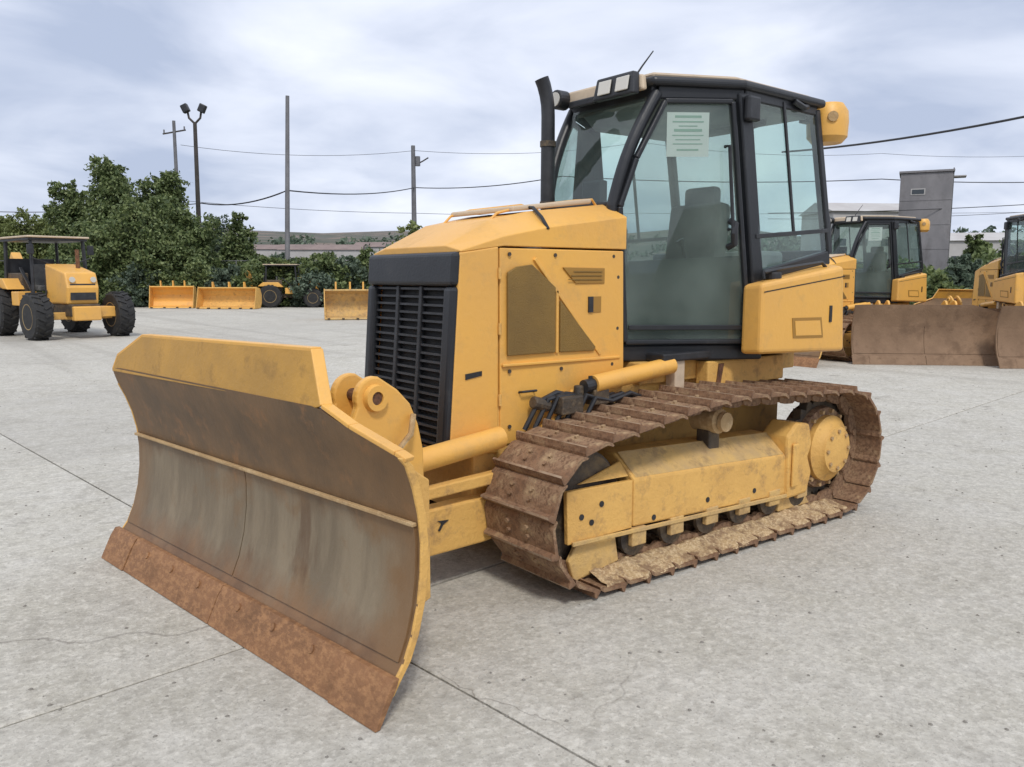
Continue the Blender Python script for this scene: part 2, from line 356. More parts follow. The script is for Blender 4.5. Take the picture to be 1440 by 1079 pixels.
# ------------------------------------------------------------------ ground
GA = R0(5.6)                       # joints run a little off the machine's axes
gx = Vector((math.cos(GA), math.sin(GA), 0)); gy = Vector((-math.sin(GA), math.cos(GA), 0))
J0 = Vector((2.33, .45, 0))         # a joint crossing
def terrain():
    vs = []; fs = []; n = 72
    rad = [0, 8, 30, 60, 90, 150, 240, 380, 560, 820, 1300, 2600]
    for k, r in enumerate(rad):
        for i in range(n):
            a = 2*math.pi*i/n; x = CAM.x+FW.x*20+r*math.cos(a); y = CAM.y+FW.y*20+r*math.sin(a)
            rise = 0
            if r > 150:
                rise = max(0, (r-150))*.088*(0.75+.30*math.sin(a*3+1.1)+.16*math.sin(a*7+.4)+.08*math.sin(a*17))
                rise = min(rise, 36+4*math.sin(a*5)+3*math.sin(a*13+1))
            vs.append((x, y, -.03+rise))
    for k in range(len(rad)-1):
        for i in range(n): fs.append((k*n+i, (k+1)*n+i, (k+1)*n+(i+1) % n, k*n+(i+1) % n))
    return vs, fs
v, f = terrain()
# the near level ground and the rising country behind are separate pieces of setting
g = MB(); g.add([p for p in v[:72*6]], [q for q in f if max(q) < 72*6]); tag(g.build('ground', 'soil'), kind='structure')
g = MB(); g.add(v, [q for q in f if min(q) >= 72*5]); tag(g.build('hills', 'hill', smooth=True), kind='structure')
yard = MB().box((0, 0, 0), (4.5*16, 4.5*15, .006)).build('yard', 'dirt')
yard.location = J0+gx*(-3*4.5)+gy*(-4.5*4.5)+Vector((0, 0, -.016)); yard.rotation_euler = (0, 0, GA); tag(yard, kind='structure')
base = None; W = 4.5; gap = .011
for i in range(-11, 5):
    for j in range(-12, 3):
        c = J0+gx*(i+.5)*W+gy*(j+.5)*W
        q = c-CAM; dep = q.dot(FW); lat = q.dot(RT)
        if dep > 47 or dep < -3 or abs(lat) > abs(dep)*.75+6: continue
        if base is None:
            b = MB(); h = (W-gap)/2
            b.add([(-h, -h, -.012), (h, -h, -.012), (h, h, -.012), (-h, h, -.012), (-h, -h, 0-.004), (h, -h, -.004), (h, h, -.004), (-h, h, -.004),
                   (-h+.008, -h+.008, 0), (h-.008, -h+.008, 0), (h-.008, h-.008, 0), (-h+.008, h-.008, 0)],
                  [(0, 1, 5, 4), (1, 2, 6, 5), (2, 3, 7, 6), (3, 0, 4, 7), (4, 5, 9, 8), (5, 6, 10, 9), (6, 7, 11, 10), (7, 4, 8, 11), (8, 9, 10, 11)])
            base = b.build('concrete_slab', 'concrete', yard); o = base
        else:
            o = base.copy(); COL.objects.link(o)
        o.parent = yard; rel = c-yard.location
        o.matrix_basis = Matrix.Translation(Vector((rel.dot(gx), rel.dot(gy), .016+rnd.uniform(-.0015, .0015))))

# ------------------------------------------------------------------ the bulldozer (X forward, Y its left, origin on the ground under its middle)
def make_dozer():
    T = empty('bulldozer', (0, 0, 0))
    # ---------------- tracks
    IC, IR = Vector((1.12, 0, .415)), .375      # idler centre, radius at shoe plate
    SC, SR = Vector((-1.13, 0, .445)), .405
    CR = Vector((.03, 0, .915))                 # crest over the carrier roller
    path = []
    for t in range(-90, 82, 3): path.append((IC.x+IR*math.cos(R0(t)), IC.z+IR*math.sin(R0(t))))
    path.append((CR.x+.35, CR.z-.022)); path.append((CR.x, CR.z)); path.append((CR.x-.4, CR.z-.018)); 
    for t in range(92, 271, 3): path.append((SC.x+SR*math.cos(R0(t)), SC.z+SR*math.sin(R0(t))))
    path.append(path[0])
    P = np.array(path); seg = np.hypot(*(P[1:]-P[:-1]).T); cum = np.r_[0, np.cumsum(seg)]; NS = 37
    def on(s):
        s = s % cum[-1]; return Vector((np.interp(s, cum, P[:, 0]), 0, np.interp(s, cum, P[:, 1])))
    pitch = cum[-1]/NS
    # shoe: profile in (x, z), z outward; grouser bar, rolled lips
    hw = .27; p2 = pitch/2
    prof = [(-p2+.002, -.006), (-p2+.002, .010), (-p2+.012, .040), (-p2+.024, .040), (-p2+.038, .014), (p2-.03, .012), (p2-.004, -.004), (p2+.006, -.022), (p2-.004, -.024), (p2-.035, -.004)]
    sh = MB().prism([(x, -hw, z) for x, z in prof], (0, 2*hw, 0))
    for bx in (-.015, .035):
        for by in (-.075, .075): sh.cyl((bx, by, .012), (bx, by, .026), .013, n=6)
    shoe0 = sh.build('track_shoe', 'shoe'); shoe0.data.materials.append(M['worn'])
    for pl in shoe0.data.polygons:
        if all(abs(shoe0.data.vertices[i].co.z-.040) < .001 for i in pl.vertices): pl.material_index = 1

    lk = MB()
    for sy in (-1, 1):
        lk.prism([(-p2+.006, sy*.075-.016, -.004), (-p2-.01, sy*.075-.016, -.06), (-p2+.05, sy*.075-.016, -.085), (p2-.05, sy*.075-.016, -.085), (p2-.012, sy*.075-.016, -.06), (p2-.012, sy*.075-.016, -.004)], (0, .032, 0))
    lk.cyl((-p2, -.1, -.05), (-p2, .1, -.05), .026, n=10)
    link0 = lk.build('track_link', 'shoe')
    first = True
    for side in (1, -1):
        yc = side*.81
        for i in range(NS):
            a = on(i*pitch+.06); b = on((i+1)*pitch+.06); d = (b-a).normalized(); nrm = Vector((d.z, 0, -d.x))
            mid = (a+b)/2
            if nrm.dot(mid-Vector((0, 0, .43))) < 0: nrm = -nrm
            yv = nrm.cross(d)
            Mx = Matrix((d, yv, nrm)).transposed().to_4x4(); Mx.translation = Vector((mid.x, yc, mid.z))
            for src in (shoe0, link0):
                if first: src.parent = T; src.matrix_basis = Mx
                else: inst(src, Mx, T)
            first = False
        # sprocket, final drive, idler, rollers
        s = MB(); nt_ = 23; pts = []
        for k in range(nt_*4):
            t = 2*math.pi*k/(nt_*4); r = (.335, .36, .335, .31)[k % 4]; pts.append((SC.x+r*math.cos(t), yc-.03, SC.z+r*math.sin(t)))
        s.prism(pts, (0, .06, 0)).build('sprocket', 'greasy', T)
        o = side
        hub = MB().revolve([(.22, yc+.02*o), (.225, yc+.085*o), (.225, yc+.115*o), (.165, yc+.15*o), (.155, yc+.175*o), (.06, yc+.185*o)], (SC.x, 0, SC.z), 'y', 32)
        H = hub.build('final_drive', 'paint_dirty', T, smooth=True)
        MB().revolve([(.285, yc-.09), (.285, yc+.04*o), (.275, yc+.07*o), (.222, yc+.075*o), (.222, yc-.09)], (SC.x, 0, SC.z), 'y', 32, closed=True).build('outer_ring', 'shoe', H, smooth=True)
        hb0 = None
        for nb_, rb, y0 in ((14, .255, .07), (8, .125, .162)):
            for k in range(nb_):
                t = 2*math.pi*k/nb_; x, z = SC.x+rb*math.cos(t), SC.z+rb*math.sin(t)
                if hb0 is None: hb0 = MB().cyl((0, 0, 0), (0, .028*o, 0), .014, n=6).build('hub_bolt', 'dust', H); hb0.location = (x, yc+y0*o, z)
                else: inst(hb0, Matrix.Translation((x, yc+y0*o, z)), H)
        idl = MB().revolve([(.09, yc-.085), (.16, yc-.075), (.25, yc-.05), (.285, yc-.055), (.285, yc-.035), (.305, yc-.03), (.305, yc+.03), (.285, yc+.035), (.285, yc+.055), (.25, yc+.05), (.16, yc+.075), (.09, yc+.085)], (IC.x, 0, IC.z), 'y', 32)
        idl.build('idler', 'greasy', T, smooth=True)
        for k in range(6):
            x = .78-k*.31
            r_ = MB().revolve([(.04, yc-.12), (.1, yc-.115), (.1, yc-.09), (.075, yc-.085), (.075, yc+.085), (.1, yc+.09), (.1, yc+.115), (.04, yc+.12)], (x, 0, .205), 'y', 16)
            rr = r_.build('track_roller', 'greasy', T, smooth=True)
            MB().span((x-.055, yc+.122*o, .17), (x+.055, yc+.155*o, .27)).build('roller_bracket', 'dusted', rr, bevel=.006)
        cr_ = MB().revolve([(.02, yc-.09), (.075, yc-.085), (.075, yc+.085), (.055, yc+.1*1), (.02, yc+.105)], (CR.x, 0, .755), 'y', 18)
        cr_.revolve([(.06, yc+.11*o), (.058, yc+.135*o), (.02, yc+.14*o)], (CR.x, 0, .755), 'y', 16)
        c_ = cr_.build('carrier_roller', 'dust', T, smooth=True)
        MB().span((CR.x-.05, yc-.05, .52), (CR.x+.05, yc+.05, .70)).build('roller_stand', 'greasy', c_, bevel=.01)
        # track frame: box beam with a sloping deck
        yo = side*.955; yi = side*.66
        fr = MB()
        secF = [(yo, .275), (yo, .535), (side*.80, .655), (yi, .655), (yi, .275)]
        secR = [(yo, .215), (yo, .475), (side*.80, .60), (yi, .60), (yi, .215)]
        vs = [(1.30-(.10 if k in (2, 3) else 0), y, z) for k, (y, z) in enumerate(secF)]+[(-.60, y, z) for y, z in secR]
        # open front mouth around the idler: cheeks only, so the beam starts behind the idler
        fr2 = MB()
        fr2.add([(.82, y, z) for y, z in secF]+[(-.60, y, z) for y, z in secR], [(0, 1, 2, 3, 4), (9, 8, 7, 6, 5)]+[(i, (i+1) % 5, 5+(i+1) % 5, 5+i) for i in range(5)])
        TF = fr2.build('track_frame', 'paint_dirty', T, bevel=.012)
        ck = MB().prism([(1.29, yo, .27), (1.30, yo, .545), (.83, yo, .534), (.83, yo, .273)], (0, -side*.028, 0))
        ck.prism([(1.20, yo-side*.03, .56), (.83, side*.86, .62), (.83, yo-side*.03, .55)], (0, -side*.012, 0))
        ck.build('idler_cheek', 'paint_dirty', TF, bevel=.005)
        # holes and bolts in the cheek
        for x, z in ((1.06, .445), (1.20, .40), (1.13, .36), (.66, .30), (.2, .32), (-.25, .30)): MB().cyl((x, yo-.001*o, z), (x, yo+.004*o, z), .016, n=10).build('bolt_hole', 'black', TF)
        # worn weld strip along the lower edge, dust on the deck
        MB().prism([(1.27, yo+.004*o, .262), (1.27, yo+.004*o, .285), (-.58, yo+.004*o, .228), (-.58, yo+.004*o, .203)], (0, .014*o, 0)).build('rock_guard', 'dusted', TF, bevel=.004)
        MB().prism([(.80, side*.945, .54), (.80, side*.81, .655), (-.56, side*.81, .602), (-.56, side*.945, .485)], (0, .001*o, .003)).build('dust_layer', 'dusted', TF)
        dl = MB(); q_ = random.Random(4); k_ = 150; ph = [q_.uniform(0, 6) for _ in range(6)]
        for i in range(k_):
            x0 = 1.12-i*2.27/(k_-1); e_ = .5*math.sin(x0*9+ph[0])+.3*math.sin(x0*23+ph[1])+.25*math.sin(x0*51+ph[2])
            for j, (y_, z_) in enumerate(((.86, .045), (.89, .085), (.93, .098), (.98, .078), (1.03, .066), (1.062+.010*e_, .058), (1.074+.012*e_, .036))):
                dl.v.append((x0+q_.uniform(-.004, .004), side*(y_+q_.uniform(-.006, .006)), z_+q_.uniform(-.006, .006)+(.010*e_ if 0 < j < 5 else 0)))
        for i in range(k_-1):
            for j in range(6): a_ = i*7+j; dl.f.append((a_, a_+1, a_+8, a_+7))
        dl.build('packed_dirt', 'cake', T, smooth=True)
        gd = MB().prism([(1.22, side*.93, .055), (1.26, side*.93, .17), (1.20, side*.93, .262), (.93, side*.93, .255), (.90, side*.93, .10)], (0, -.03*o, 0)).build('idler_guard', 'dusted', T, bevel=.008)
        MB().prism([(-.56, side*.925, .10), (-.56, side*.925, .235), (-.84, side*.925, .20), (-.92, side*.925, .10)], (0, -.03*o, 0)).build('chain_guard', 'dusted', T, bevel=.008)
        # rear bracket joining the frame to the final drive
        br = MB().prism([(-.58, side*.975, .19), (-.56, side*.975, .60), (-.66, side*.975, .68), (-.80, side*.975, .66), (-.84, side*.975, .52), (-.80, side*.975, .44), (-.85, side*.975, .33), (-.80, side*.975, .20)], (0, -.20*o, 0))
        B = br.build('frame_bracket', 'paint_dirty', T, bevel=.018)
        MB().span((-.60, side*.978, .27), (-.66, side*.995, .55)).build('bracket_rib', 'paint_dirty', B, bevel=.008)
        MB().span((-.2, side*.40, .35), (.1, side*.67, .55)).build('axle_beam', 'greasy', T, bevel=.02)
    # ---------------- main frame and belly
    MB().span((-1.25, -.44, .33), (1.5, .44, .98)).build('main_frame', 'paint_dirty', T, bevel=.02)
    MB().span((-1.33, -.5, .95), (.30, .5, 1.085)).build('fender_deck', 'paint_dirty', T, bevel=.01)
    for s_ in (1, -1):
        MB().span((-.02, s_*.50, .90), (.07, s_*.58, 1.09)).build('cab_mount', 'cream', T, bevel=.008)
        MB().span((-1.05, s_*.5, .90), (-.22, s_*.60, 1.07)).build('fender_box', 'paint_dirty', T, bevel=.01)
        MB().prism([(-.34, s_*.603, .92), (-.30, s_*.603, .92), (-.32, s_*.603, 1.05), (-.37, s_*.603, 1.05)], (0, .006*s_, 0)).build('step_strut', 'rust', T)
    # ---------------- hood
    st = [(1.575, .448, 1.735, .31, 1.762), (1.30, .450, 1.812, .31, 1.90), (1.0, .452, 1.870, .30, 1.965), (.40, .466, 1.950, .28, 2.035)]
    hv = []
    for x, ys, zs, yc_, zc in st: hv += [(x, -ys, 1.762 if zs > 1.77 else zs-.01), (x, -ys, zs), (x, -yc_, zc), (x, yc_, zc), (x, ys, zs), (x, ys, 1.762 if zs > 1.77 else zs-.01)]
    hf_ = []
    for k in range(3):
        for i in range(5): hf_.append((k*6+i, k*6+i+1, (k+1)*6+i+1, (k+1)*6+i))
        hf_.append((k*6+5, k*6, (k+1)*6, (k+1)*6+5))
    hf_ += [(0, 1, 2, 3, 4, 5), (18, 19, 20, 21, 22, 23)]
    hood = MB().add(hv, hf_).build('hood', 'paint', T, bevel=.03, seg=4, smooth=True)
    MB().prism([(1.15, -.27, 1.955), (1.10, .27, 1.96), (.5, .27, 2.035), (.5, -.27, 2.035)], (0, 0, .03)).build('hood_reflection_plate', 'cream', hood, bevel=.01)  # cream colour stands in for the whitish reflection on the hood top
    # grab rails on the hood and the latch strap across it
    for s_ in (1,):
        MB().tube([(1.22, .22, 1.91), (1.18, .23, 1.95), (1.02, .24, 1.99), (.62, .25, 2.045), (.48, .25, 2.06), (.44, .25, 2.02)], .008, 8).build('grab_rail', 'paint', hood, smooth=True)
        MB().tube([(1.22, -.24, 1.91), (1.16, -.25, 1.96), (1.02, -.25, 2.0), (.62, -.25, 2.055), (.44, -.25, 2.02)], .008, 8).build('grab_rail', 'paint', hood, smooth=True)
    MB().tube([(1.0, .455, 1.86), (1.0, .40, 1.925), (.98, .30, 1.985), (.98, .2, 1.995)], .010, 6).build('latch_strap', 'black', hood, smooth=True)
    for s_ in (1, -1):
        y = .45*s_
        fp = MB().prism([(1.578, y, 1.725), (1.655, y, .70), (1.34, y, .66), (1.335, y, 1.76), (1.50, y, 1.735)], (0, -.03*s_, 0)).build('front_side_panel', 'paint', T, bevel=.008)
        MB().prism([(1.555, y+.002*s_, 1.075), (1.555, y+.002*s_, 1.105), (1.45, y+.002*s_, 1.115), (1.45, y+.002*s_, 1.09)], (0, .003*s_, 0)).build('finger_slot', 'black', fp)
        sp_ = MB().prism([(1.327, y, .70), (1.327, y, 1.752), (.42, y+.012*s_, 1.752), (.40, y+.012*s_, .95), (.9, y, .72)], (0, -.03*s_, 0)).build('engine_side_panel', 'paint', T, bevel=.006)
        yy = y+.008*s_
        ms = MB().prism([(1.29, yy, 1.185), (1.29, yy, 1.625), (1.23, yy, 1.655), (1.125, yy, 1.668), (.955, yy, 1.545), (.955, yy, 1.185)], (0, .014*s_, 0)).build('mesh_screen', 'screen', sp_, bevel=.004)
        MB().prism([(.92, yy, 1.475), (.92, yy, 1.185), (.66, yy, 1.178), (.645, yy, 1.20)], (0, .014*s_, 0)).build('mesh_screen', 'screen', sp_, bevel=.004)
        # raised folds framing the screens
        fo = MB()
        fo.bar((1.32, yy, 1.135), (.44, yy, 1.128), .022, .016)
        fo.bar((1.10, yy, 1.70), (.60, yy, 1.155), .02, .022)
        fo.bar((.938, yy, 1.53), (.938, yy, 1.18), .02, .018)
        fo.build('panel_fold', 'paint', sp_, bevel=.004)
        MB().prism([(.90, yy, 1.655), (.575, yy, 1.652), (.575, yy, 1.565), (.80, yy, 1.565)], (0, .008*s_, 0)).build('vent_plate', 'decal', sp_, bevel=.003)
        dq = MB()
        for k in range(3): dq.span((.86-k*.02, yy+.009*s_, 1.585+k*.022), (.60, yy+.013*s_, 1.59+k*.022))
        dq.build('vent_louvre', 'screen', sp_)
        MB().span((.70, yy, 1.40), (.665, yy+.010*s_, 1.49)).build('latch', 'black', sp_)
        pb = None
        for x, z in ((1.27, 1.72), (.95, 1.72), (.5, 1.72), (1.27, 1.10), (.9, 1.09), (.5, 1.09), (.46, 1.30), (.46, 1.60), (1.27, .80), (1.0, .80)):
            if pb is None: pb = MB().cyl((0, 0, 0), (0, .006*s_, 0), .011, n=8).build('panel_bolt', 'greasy', sp_); pb.location = (x, y+.006*s_, z)
            else: inst(pb, Matrix.Translation((x, y+.006*s_, z)), sp_)
        MB().tube([(1.20, y, .98), (1.20, y+.03*s_, .985), (1.10, y+.03*s_, .985), (1.10, y, .98)], .007, 6).build('panel_handle', 'black', sp_, smooth=True)
        MB().span((.665, yy, 1.40), (.60, yy+.006*s_, 1.49)).build('warning_label', 'decal', sp_)
        # hinges on the seam
        hg = MB()
        for z in (.95, 1.33, 1.62): hg.cyl((1.333, y+.006*s_, z-.03), (1.333, y+.006*s_, z+.03), .009, n=8)
        hg.build('hinge', 'paint_dirty', fp)
    # ---------------- grille: dark frame with slats
    def gxz(z): return 1.578+(1.735-z)*.075
    def bx(y0, y1, z0, z1, t0, t1): # box leaning with the grille
        return [(gxz(z0)+t0, y0, z0), (gxz(z0)+t1, y0, z0), (gxz(z0)+t1, y1, z0), (gxz(z0)+t0, y1, z0), (gxz(z1)+t0, y0, z1), (gxz(z1)+t1, y0, z1), (gxz(z1)+t1, y1, z1), (gxz(z1)+t0, y1, z1)]
    BF = [(0, 3, 2, 1), (4, 5, 6, 7), (0, 1, 5, 4), (1, 2, 6, 5), (2, 3, 7, 6), (3, 0, 4, 7)]
    gr = MB()
    gr.add(bx(-.445, .445, 1.555, 1.728, -.03, .035), BF); gr.add(bx(.355, .445, .68, 1.553, -.03, .032), BF); gr.add(bx(-.445, -.37, .68, 1.553, -.03, .032), BF)
    gr.add(bx(-.37, .355, .64, .70, -.03, .03), BF)
    GR = gr.build('grille', 'slate', T, bevel=.022, seg=3)
    MB().add(bx(-.37, .355, .70, 1.553, -.05, -.03), BF).build('radiator_core', 'rubber', GR)
    for k in range(20):
        z = .725+k*.0425
        MB().add(bx(-.37, .355, z, z+.012, -.024, .004), BF).build('slat', 'black', GR)
    for yb in (-.13, .11): MB().add(bx(yb-.014, yb+.014, .70, 1.553, -.02, .012), BF).build('divider', 'black', GR, bevel=.004)
    # ---------------- exhaust stack
    ex = MB().tube([(.42, -.225, 1.95), (.42, -.225, 2.30), (.42, -.225, 2.62), (.423, -.226, 2.69), (.432, -.23, 2.75), (.447, -.236, 2.81), (.462, -.242, 2.85)], [.048, .046, .044, .044, .044, .045, .046], 18).build('exhaust_stack', 'black', T, smooth=True)
    for z in (2.05, 2.43): MB().cyl((.42, -.225, z), (.42, -.225, z+.035), .052, n=18).build('exhaust_clamp', 'greasy', ex)
    for s_ in (1, -1): MB().cyl((.18, s_*.20, 2.055), (.26, s_*.20, 2.055), .03, n=10).build('hood_latch', 'black', hood)
    # ---------------- cab
    cab = MB().span((-1.28, -.60, 1.09), (.20, .60, 1.14)); cab.prism([(.40, -.27, 1.10), (.40, .36, 1.10), (-.60, .69, 1.10), (-.60, -.69, 1.10)], (0, 0, .05))
    CABF = cab.build('cab_floor', 'black', T, bevel=.01)
    def P3(s_):
        k_ = 1 if s_ > 0 else .74
        return dict(Ab=Vector((.375, s_*.37*k_, 1.14)), Am=Vector((.40, s_*.345*k_, 2.02)), At=Vector((.10, s_*.41*(k_+.06 if s_ < 0 else 1), 2.705)),
                    Bb=Vector((-.62, s_*.70, 1.12)), Bt=Vector((-.39, s_*.665, 2.72)), Bm=Vector((-.50, s_*.685, 1.9)),
                    Cb=Vector((-1.42, s_*.665, 1.76)), Ct=Vector((-1.22, s_*.64, 2.725)), Cm=Vector((-1.38, s_*.66, 1.93)),
                    Sb=Vector((-.60, s_*.70, 1.60)))
    cf = MB()
    for s_ in (1, -1):
        p = P3(s_)
        cf.bar(p['Ab'], p['Am'], .055, .06, (1, 0, 0)); 
        q0, q3 = p['Am'], p['At']; pts = []
        for k in range(11):
            t = k/10; pts.append(q0.lerp(q3, t)+Vector((.045*math.sin(math.pi*t), 0, 0)))
        cf.tube([q0-Vector((0, 0, .06))]+pts, .040, 8)
        cf.bar(p['Bb'], p['Bt'], .12, .05, (0, 1, 0)); cf.bar(p['Cb'], p['Ct'], .06, .06, (0, 1, 0))
        cf.bar(p['At'], p['Bt'], .05, .09); cf.bar(p['Bt'], p['Ct'], .05, .09)
        cf.bar(p['Ab'], p['Bb'], .045, .10)
        cf.bar(p['Sb'], p['Cb']+Vector((0, 0, -.02)), .05, .10)
        cf.prism([p['Bb'], p['Sb'], p['Cb'], Vector((-1.36, s_*.64, 1.12))], (0, -.03*s_, 0))
    cf.bar((.10, -.33, 2.705), (.10, .41, 2.705), .08, .09); cf.bar((-1.22, -.64, 2.725), (-1.22, .64, 2.725), .06, .09)
    cf.bar((-1.42, -.66, 1.74), (-1.42, .66, 1.74), .05, .1); cf.bar((.395, -.255, 2.02), (.395, .345, 2.02), .05, .06)
    cf.span((.33, -.255, 1.12), (.40, .345, 2.0))
    CF = cf.build('cab_frame', 'slate', T, bevel=.012)
    MB().bar((-1.40, 0, 1.15), (-1.40, 0, 1.72), 1.25, .03, (1, 0, 0)).build('rear_panel', 'slate', CF, bevel=.01)
    def pane(name, pts, par, m='glass'):
        pts = [Vector(q) for q in pts]; nrm = (pts[1]-pts[0]).cross(pts[2]-pts[0]).normalized()*.006
        return MB().prism(pts, nrm).build(name, m, par)
    pane('windshield', [(.405, -.24, 2.03), (.405, .33, 2.03), (.135, .385, 2.68), (.135, -.305, 2.68)], CF)
    pane('rear_window', [(-1.41, -.63, 1.78), (-1.41, .63, 1.78), (-1.225, .61, 2.69), (-1.225, -.61, 2.69)], CF)
    for s_ in (1, -1):
        p = P3(s_)
        # door: frame, tall glass, dark sheet for the reflection low in the glass, hinges and long grab handle
        dr = MB()
        o_ = Vector((.028, .075*0+.03*s_, 0))
        a0, a1, a2 = p['Ab'].lerp(p['Bb'], .05)+o_, p['Am'].lerp(p['Bm'], .045)+o_, p['At'].lerp(p['Bt'], .08)+o_+Vector((0, 0, -.06))
        am = a1.lerp(a2, .45)+Vector((.035, 0, 0))
        b0, b2 = p['Bb'].lerp(p['Ab'], .10)+o_, p['Bt'].lerp(p['At'], .14)+o_+Vector((0, 0, -.06))
        a0 = a0+Vector((0, 0, .07)); b0 = b0+Vector((0, 0, .07))
        for q, r in ((a0, a1), (a1, am), (am, a2), (a2, b2), (b2, b0), (b0, a0)): dr.bar(q, r, .03, .045, (.3, s_, 0))
        DR = dr.build('door', 'slate', T, bevel=.008)
        pane('door_glass', [a0, a1, am, a2, b2, b0], DR, 'glass_door')
        k0 = a0.lerp(a1, .60); k1 = b0.lerp(b2, .37); io = Vector((-.016, -.03*s_, 0))
        MB().prism([a0+io, k0+io, k1+io, b0+io], (0, -.012*s_, 0)).build('door_reflection_panel', 'door_reflection', DR)  # dark sheet paints in the ground's reflection on the lower glass
        MB().bar(a0.lerp(b0, .02)+Vector((.01, .02*s_, .09)), b0.lerp(a0, .02)+Vector((.01, .02*s_, .09)), .012, .03).build('door_rail', 'slate', DR, bevel=.004)
        hx = b2.lerp(a2, .13); hz = b0.lerp(a0, .13); oo = Vector((.02, .05*s_, 0))
        g0 = hx.lerp(hz, .18); g1 = hx.lerp(hz, .52)
        MB().tube([g0, g0+oo, g0.lerp(g1, .5)+oo, g1+oo, g1], .011, 8).build('grab_handle', 'black', DR, smooth=True)
        MB().tube([g1+Vector((0, .01*s_, .05)), g1+Vector((0, .05*s_, .03)), g1+Vector((.02, .06*s_, -.03)), g1+Vector((0, .05*s_, -.09)), g1+Vector((0, 0, -.11))], .022, 8).build('door_latch', 'black', DR, smooth=True)
        # side rear window with sliding sash
        y_ = Vector((0, .012*s_, 0))
        pane('side_window', [p['Sb']+y_, p['Cb']+y_, p['Ct']+y_+Vector((0, 0, -.03)), p['Bt']+y_+Vector((0, 0, -.03))], CF)
        ws = MB(); w0 = p['Bb'].lerp(p['Bt'], .46); w1 = p['Cb'].lerp(p['Ct'], .17)
        ws.bar(w0+y_*2, w1+y_*2, .015, .028)
        m0 = w0.lerp(w1, .50); m1 = p['Bt'].lerp(p['Ct'], .50)
        ws.bar(m0+y_*2, m1+y_*2, .015, .022, (1, 0, 0)); ws.build('window_sash', 'black', CF, bevel=.003)
        # mirror-bracket lump on the pillar top, wiper
        MB().span(p['Bt']+Vector((.03, .03*s_, -.02)), p['Bt']+Vector((-.09, .075*s_, -.17))).build('pillar_bracket', 'black', CF, bevel=.015)
        MB().tube([p['Ct']+Vector((.14, .03*s_, .0)), p['Ct']+Vector((.22, .06*s_, -.02)), p['Ct']+Vector((.32, .05*s_, .01))], .02, 8).build('window_hinge', 'black', CF, smooth=True)
        # fuel / battery boxes beside the cab
        yo, yi = s_*.86, s_*.70
        tk = MB().add([(-.40, yi, 1.115), (-.40, yo, 1.125), (-1.37, yo, 1.09), (-1.40, yi, 1.09),
                       (-.405, yi, 1.55), (-.395, yo, 1.565), (-1.32, yo, 1.675), (-1.34, yi, 1.70)],
                      [(0, 1, 2, 3), (7, 6, 5, 4), (0, 4, 5, 1), (1, 5, 6, 2), (2, 6, 7, 3), (3, 7, 4, 0)]).build('fuel_tank', 'paint', T, bevel=.028, seg=3)
        MB().prism([(-.72, yo+.001*s_, 1.34), (-1.06, yo+.001*s_, 1.335), (-1.09, yo+.001*s_, 1.20), (-.74, yo+.001*s_, 1.21)], (0, .003*s_, 0)).build('decal', 'decal', tk)
        MB().prism([(-.75, yo+.0045*s_, 1.32), (-1.04, yo+.0045*s_, 1.315), (-1.065, yo+.0045*s_, 1.215), (-.765, yo+.0045*s_, 1.225)], (0, .002*s_, 0)).build('decal_inner', 'paint', tk)
        MB().span((-1.155, yo, 1.30), (-1.185, yo+.006*s_, 1.41)).build('sight_gauge', 'black', tk)
        MB().cyl((-.62, s_*.78, 1.585), (-.62, s_*.78, 1.63), .05, n=16).build('fuel_cap', 'black', tk, bevel=.006)
        MB().prism([(-.41, yo+.001*s_, 1.505), (-.41, yo+.001*s_, 1.512), (-1.33, yo+.001*s_, 1.61), (-1.33, yo+.001*s_, 1.603)], (0, .001*s_, 0)).build('lid_seam', 'rubber', tk)
        MB().tube([(-.50, s_*.79, 1.59), (-.50, s_*.79, 1.63), (-.7, s_*.79, 1.655), (-1.15, s_*.79, 1.70), (-1.2, s_*.79, 1.67)], .012, 6).build('hand_rail', 'black', tk, smooth=True)
    # roof
    rp = [(.17, -.345), (.17, .44), (-.36, .715), (-1.27, .70), (-1.27, -.70), (-.36, -.715)]
    rf = MB().prism([(x, y, 2.735) for x, y in rp], (0, 0, .055)).build('roof', 'slate', T, bevel=.022, seg=3)
    rp2 = [(.13, -.31), (.13, .40), (-.36, .64), (-1.2, .62), (-1.2, -.62), (-.36, -.64)]
    MB().prism([(x, y, 2.792) for x, y in rp2], (0, 0, .03)).build('roof_skin', 'cream', rf, bevel=.02)
    MB().prism([(.172, -.31, 2.71), (.172, .40, 2.71), (.165, .38, 2.805), (.165, -.29, 2.805)], (.045, 0, 0)).build('roof_brow', 'cream', rf, bevel=.015)
    pod = MB().prism([(.22, .03, 2.685), (.22, .38, 2.685), (.20, .36, 2.82), (.20, .05, 2.82)], (.06, 0, 0)).build('lamp_pod', 'black', rf, bevel=.012)
    for y0 in (.085, .235): MB().prism([(.282, y0, 2.71), (.282, y0+.105, 2.71), (.265, y0+.105, 2.795), (.265, y0, 2.795)], (.01, 0, 0)).build('work_lamp', 'lens', pod, bevel=.006)
    for yl in (-.305,):
        lp = MB().cyl((.20, yl, 2.755), (.29, yl, 2.755), .062, n=18).build('round_lamp', 'black', rf, bevel=.008)
        MB().cyl((.291, yl, 2.755), (.297, yl, 2.755), .045, n=18).build('lamp_lens', 'lens', lp)
    MB().span((.20, -.24, 2.69), (.235, .0, 2.735)).build('wiper_housing', 'black', rf, bevel=.01)
    MB().tube([(-.10, .0, 2.81), (-.10, .0, 2.86), (-.17, .03, 2.97), (-.24, .06, 3.07)], [.016, .008, .006, .004], 6).build('antenna', 'black', rf, smooth=True)
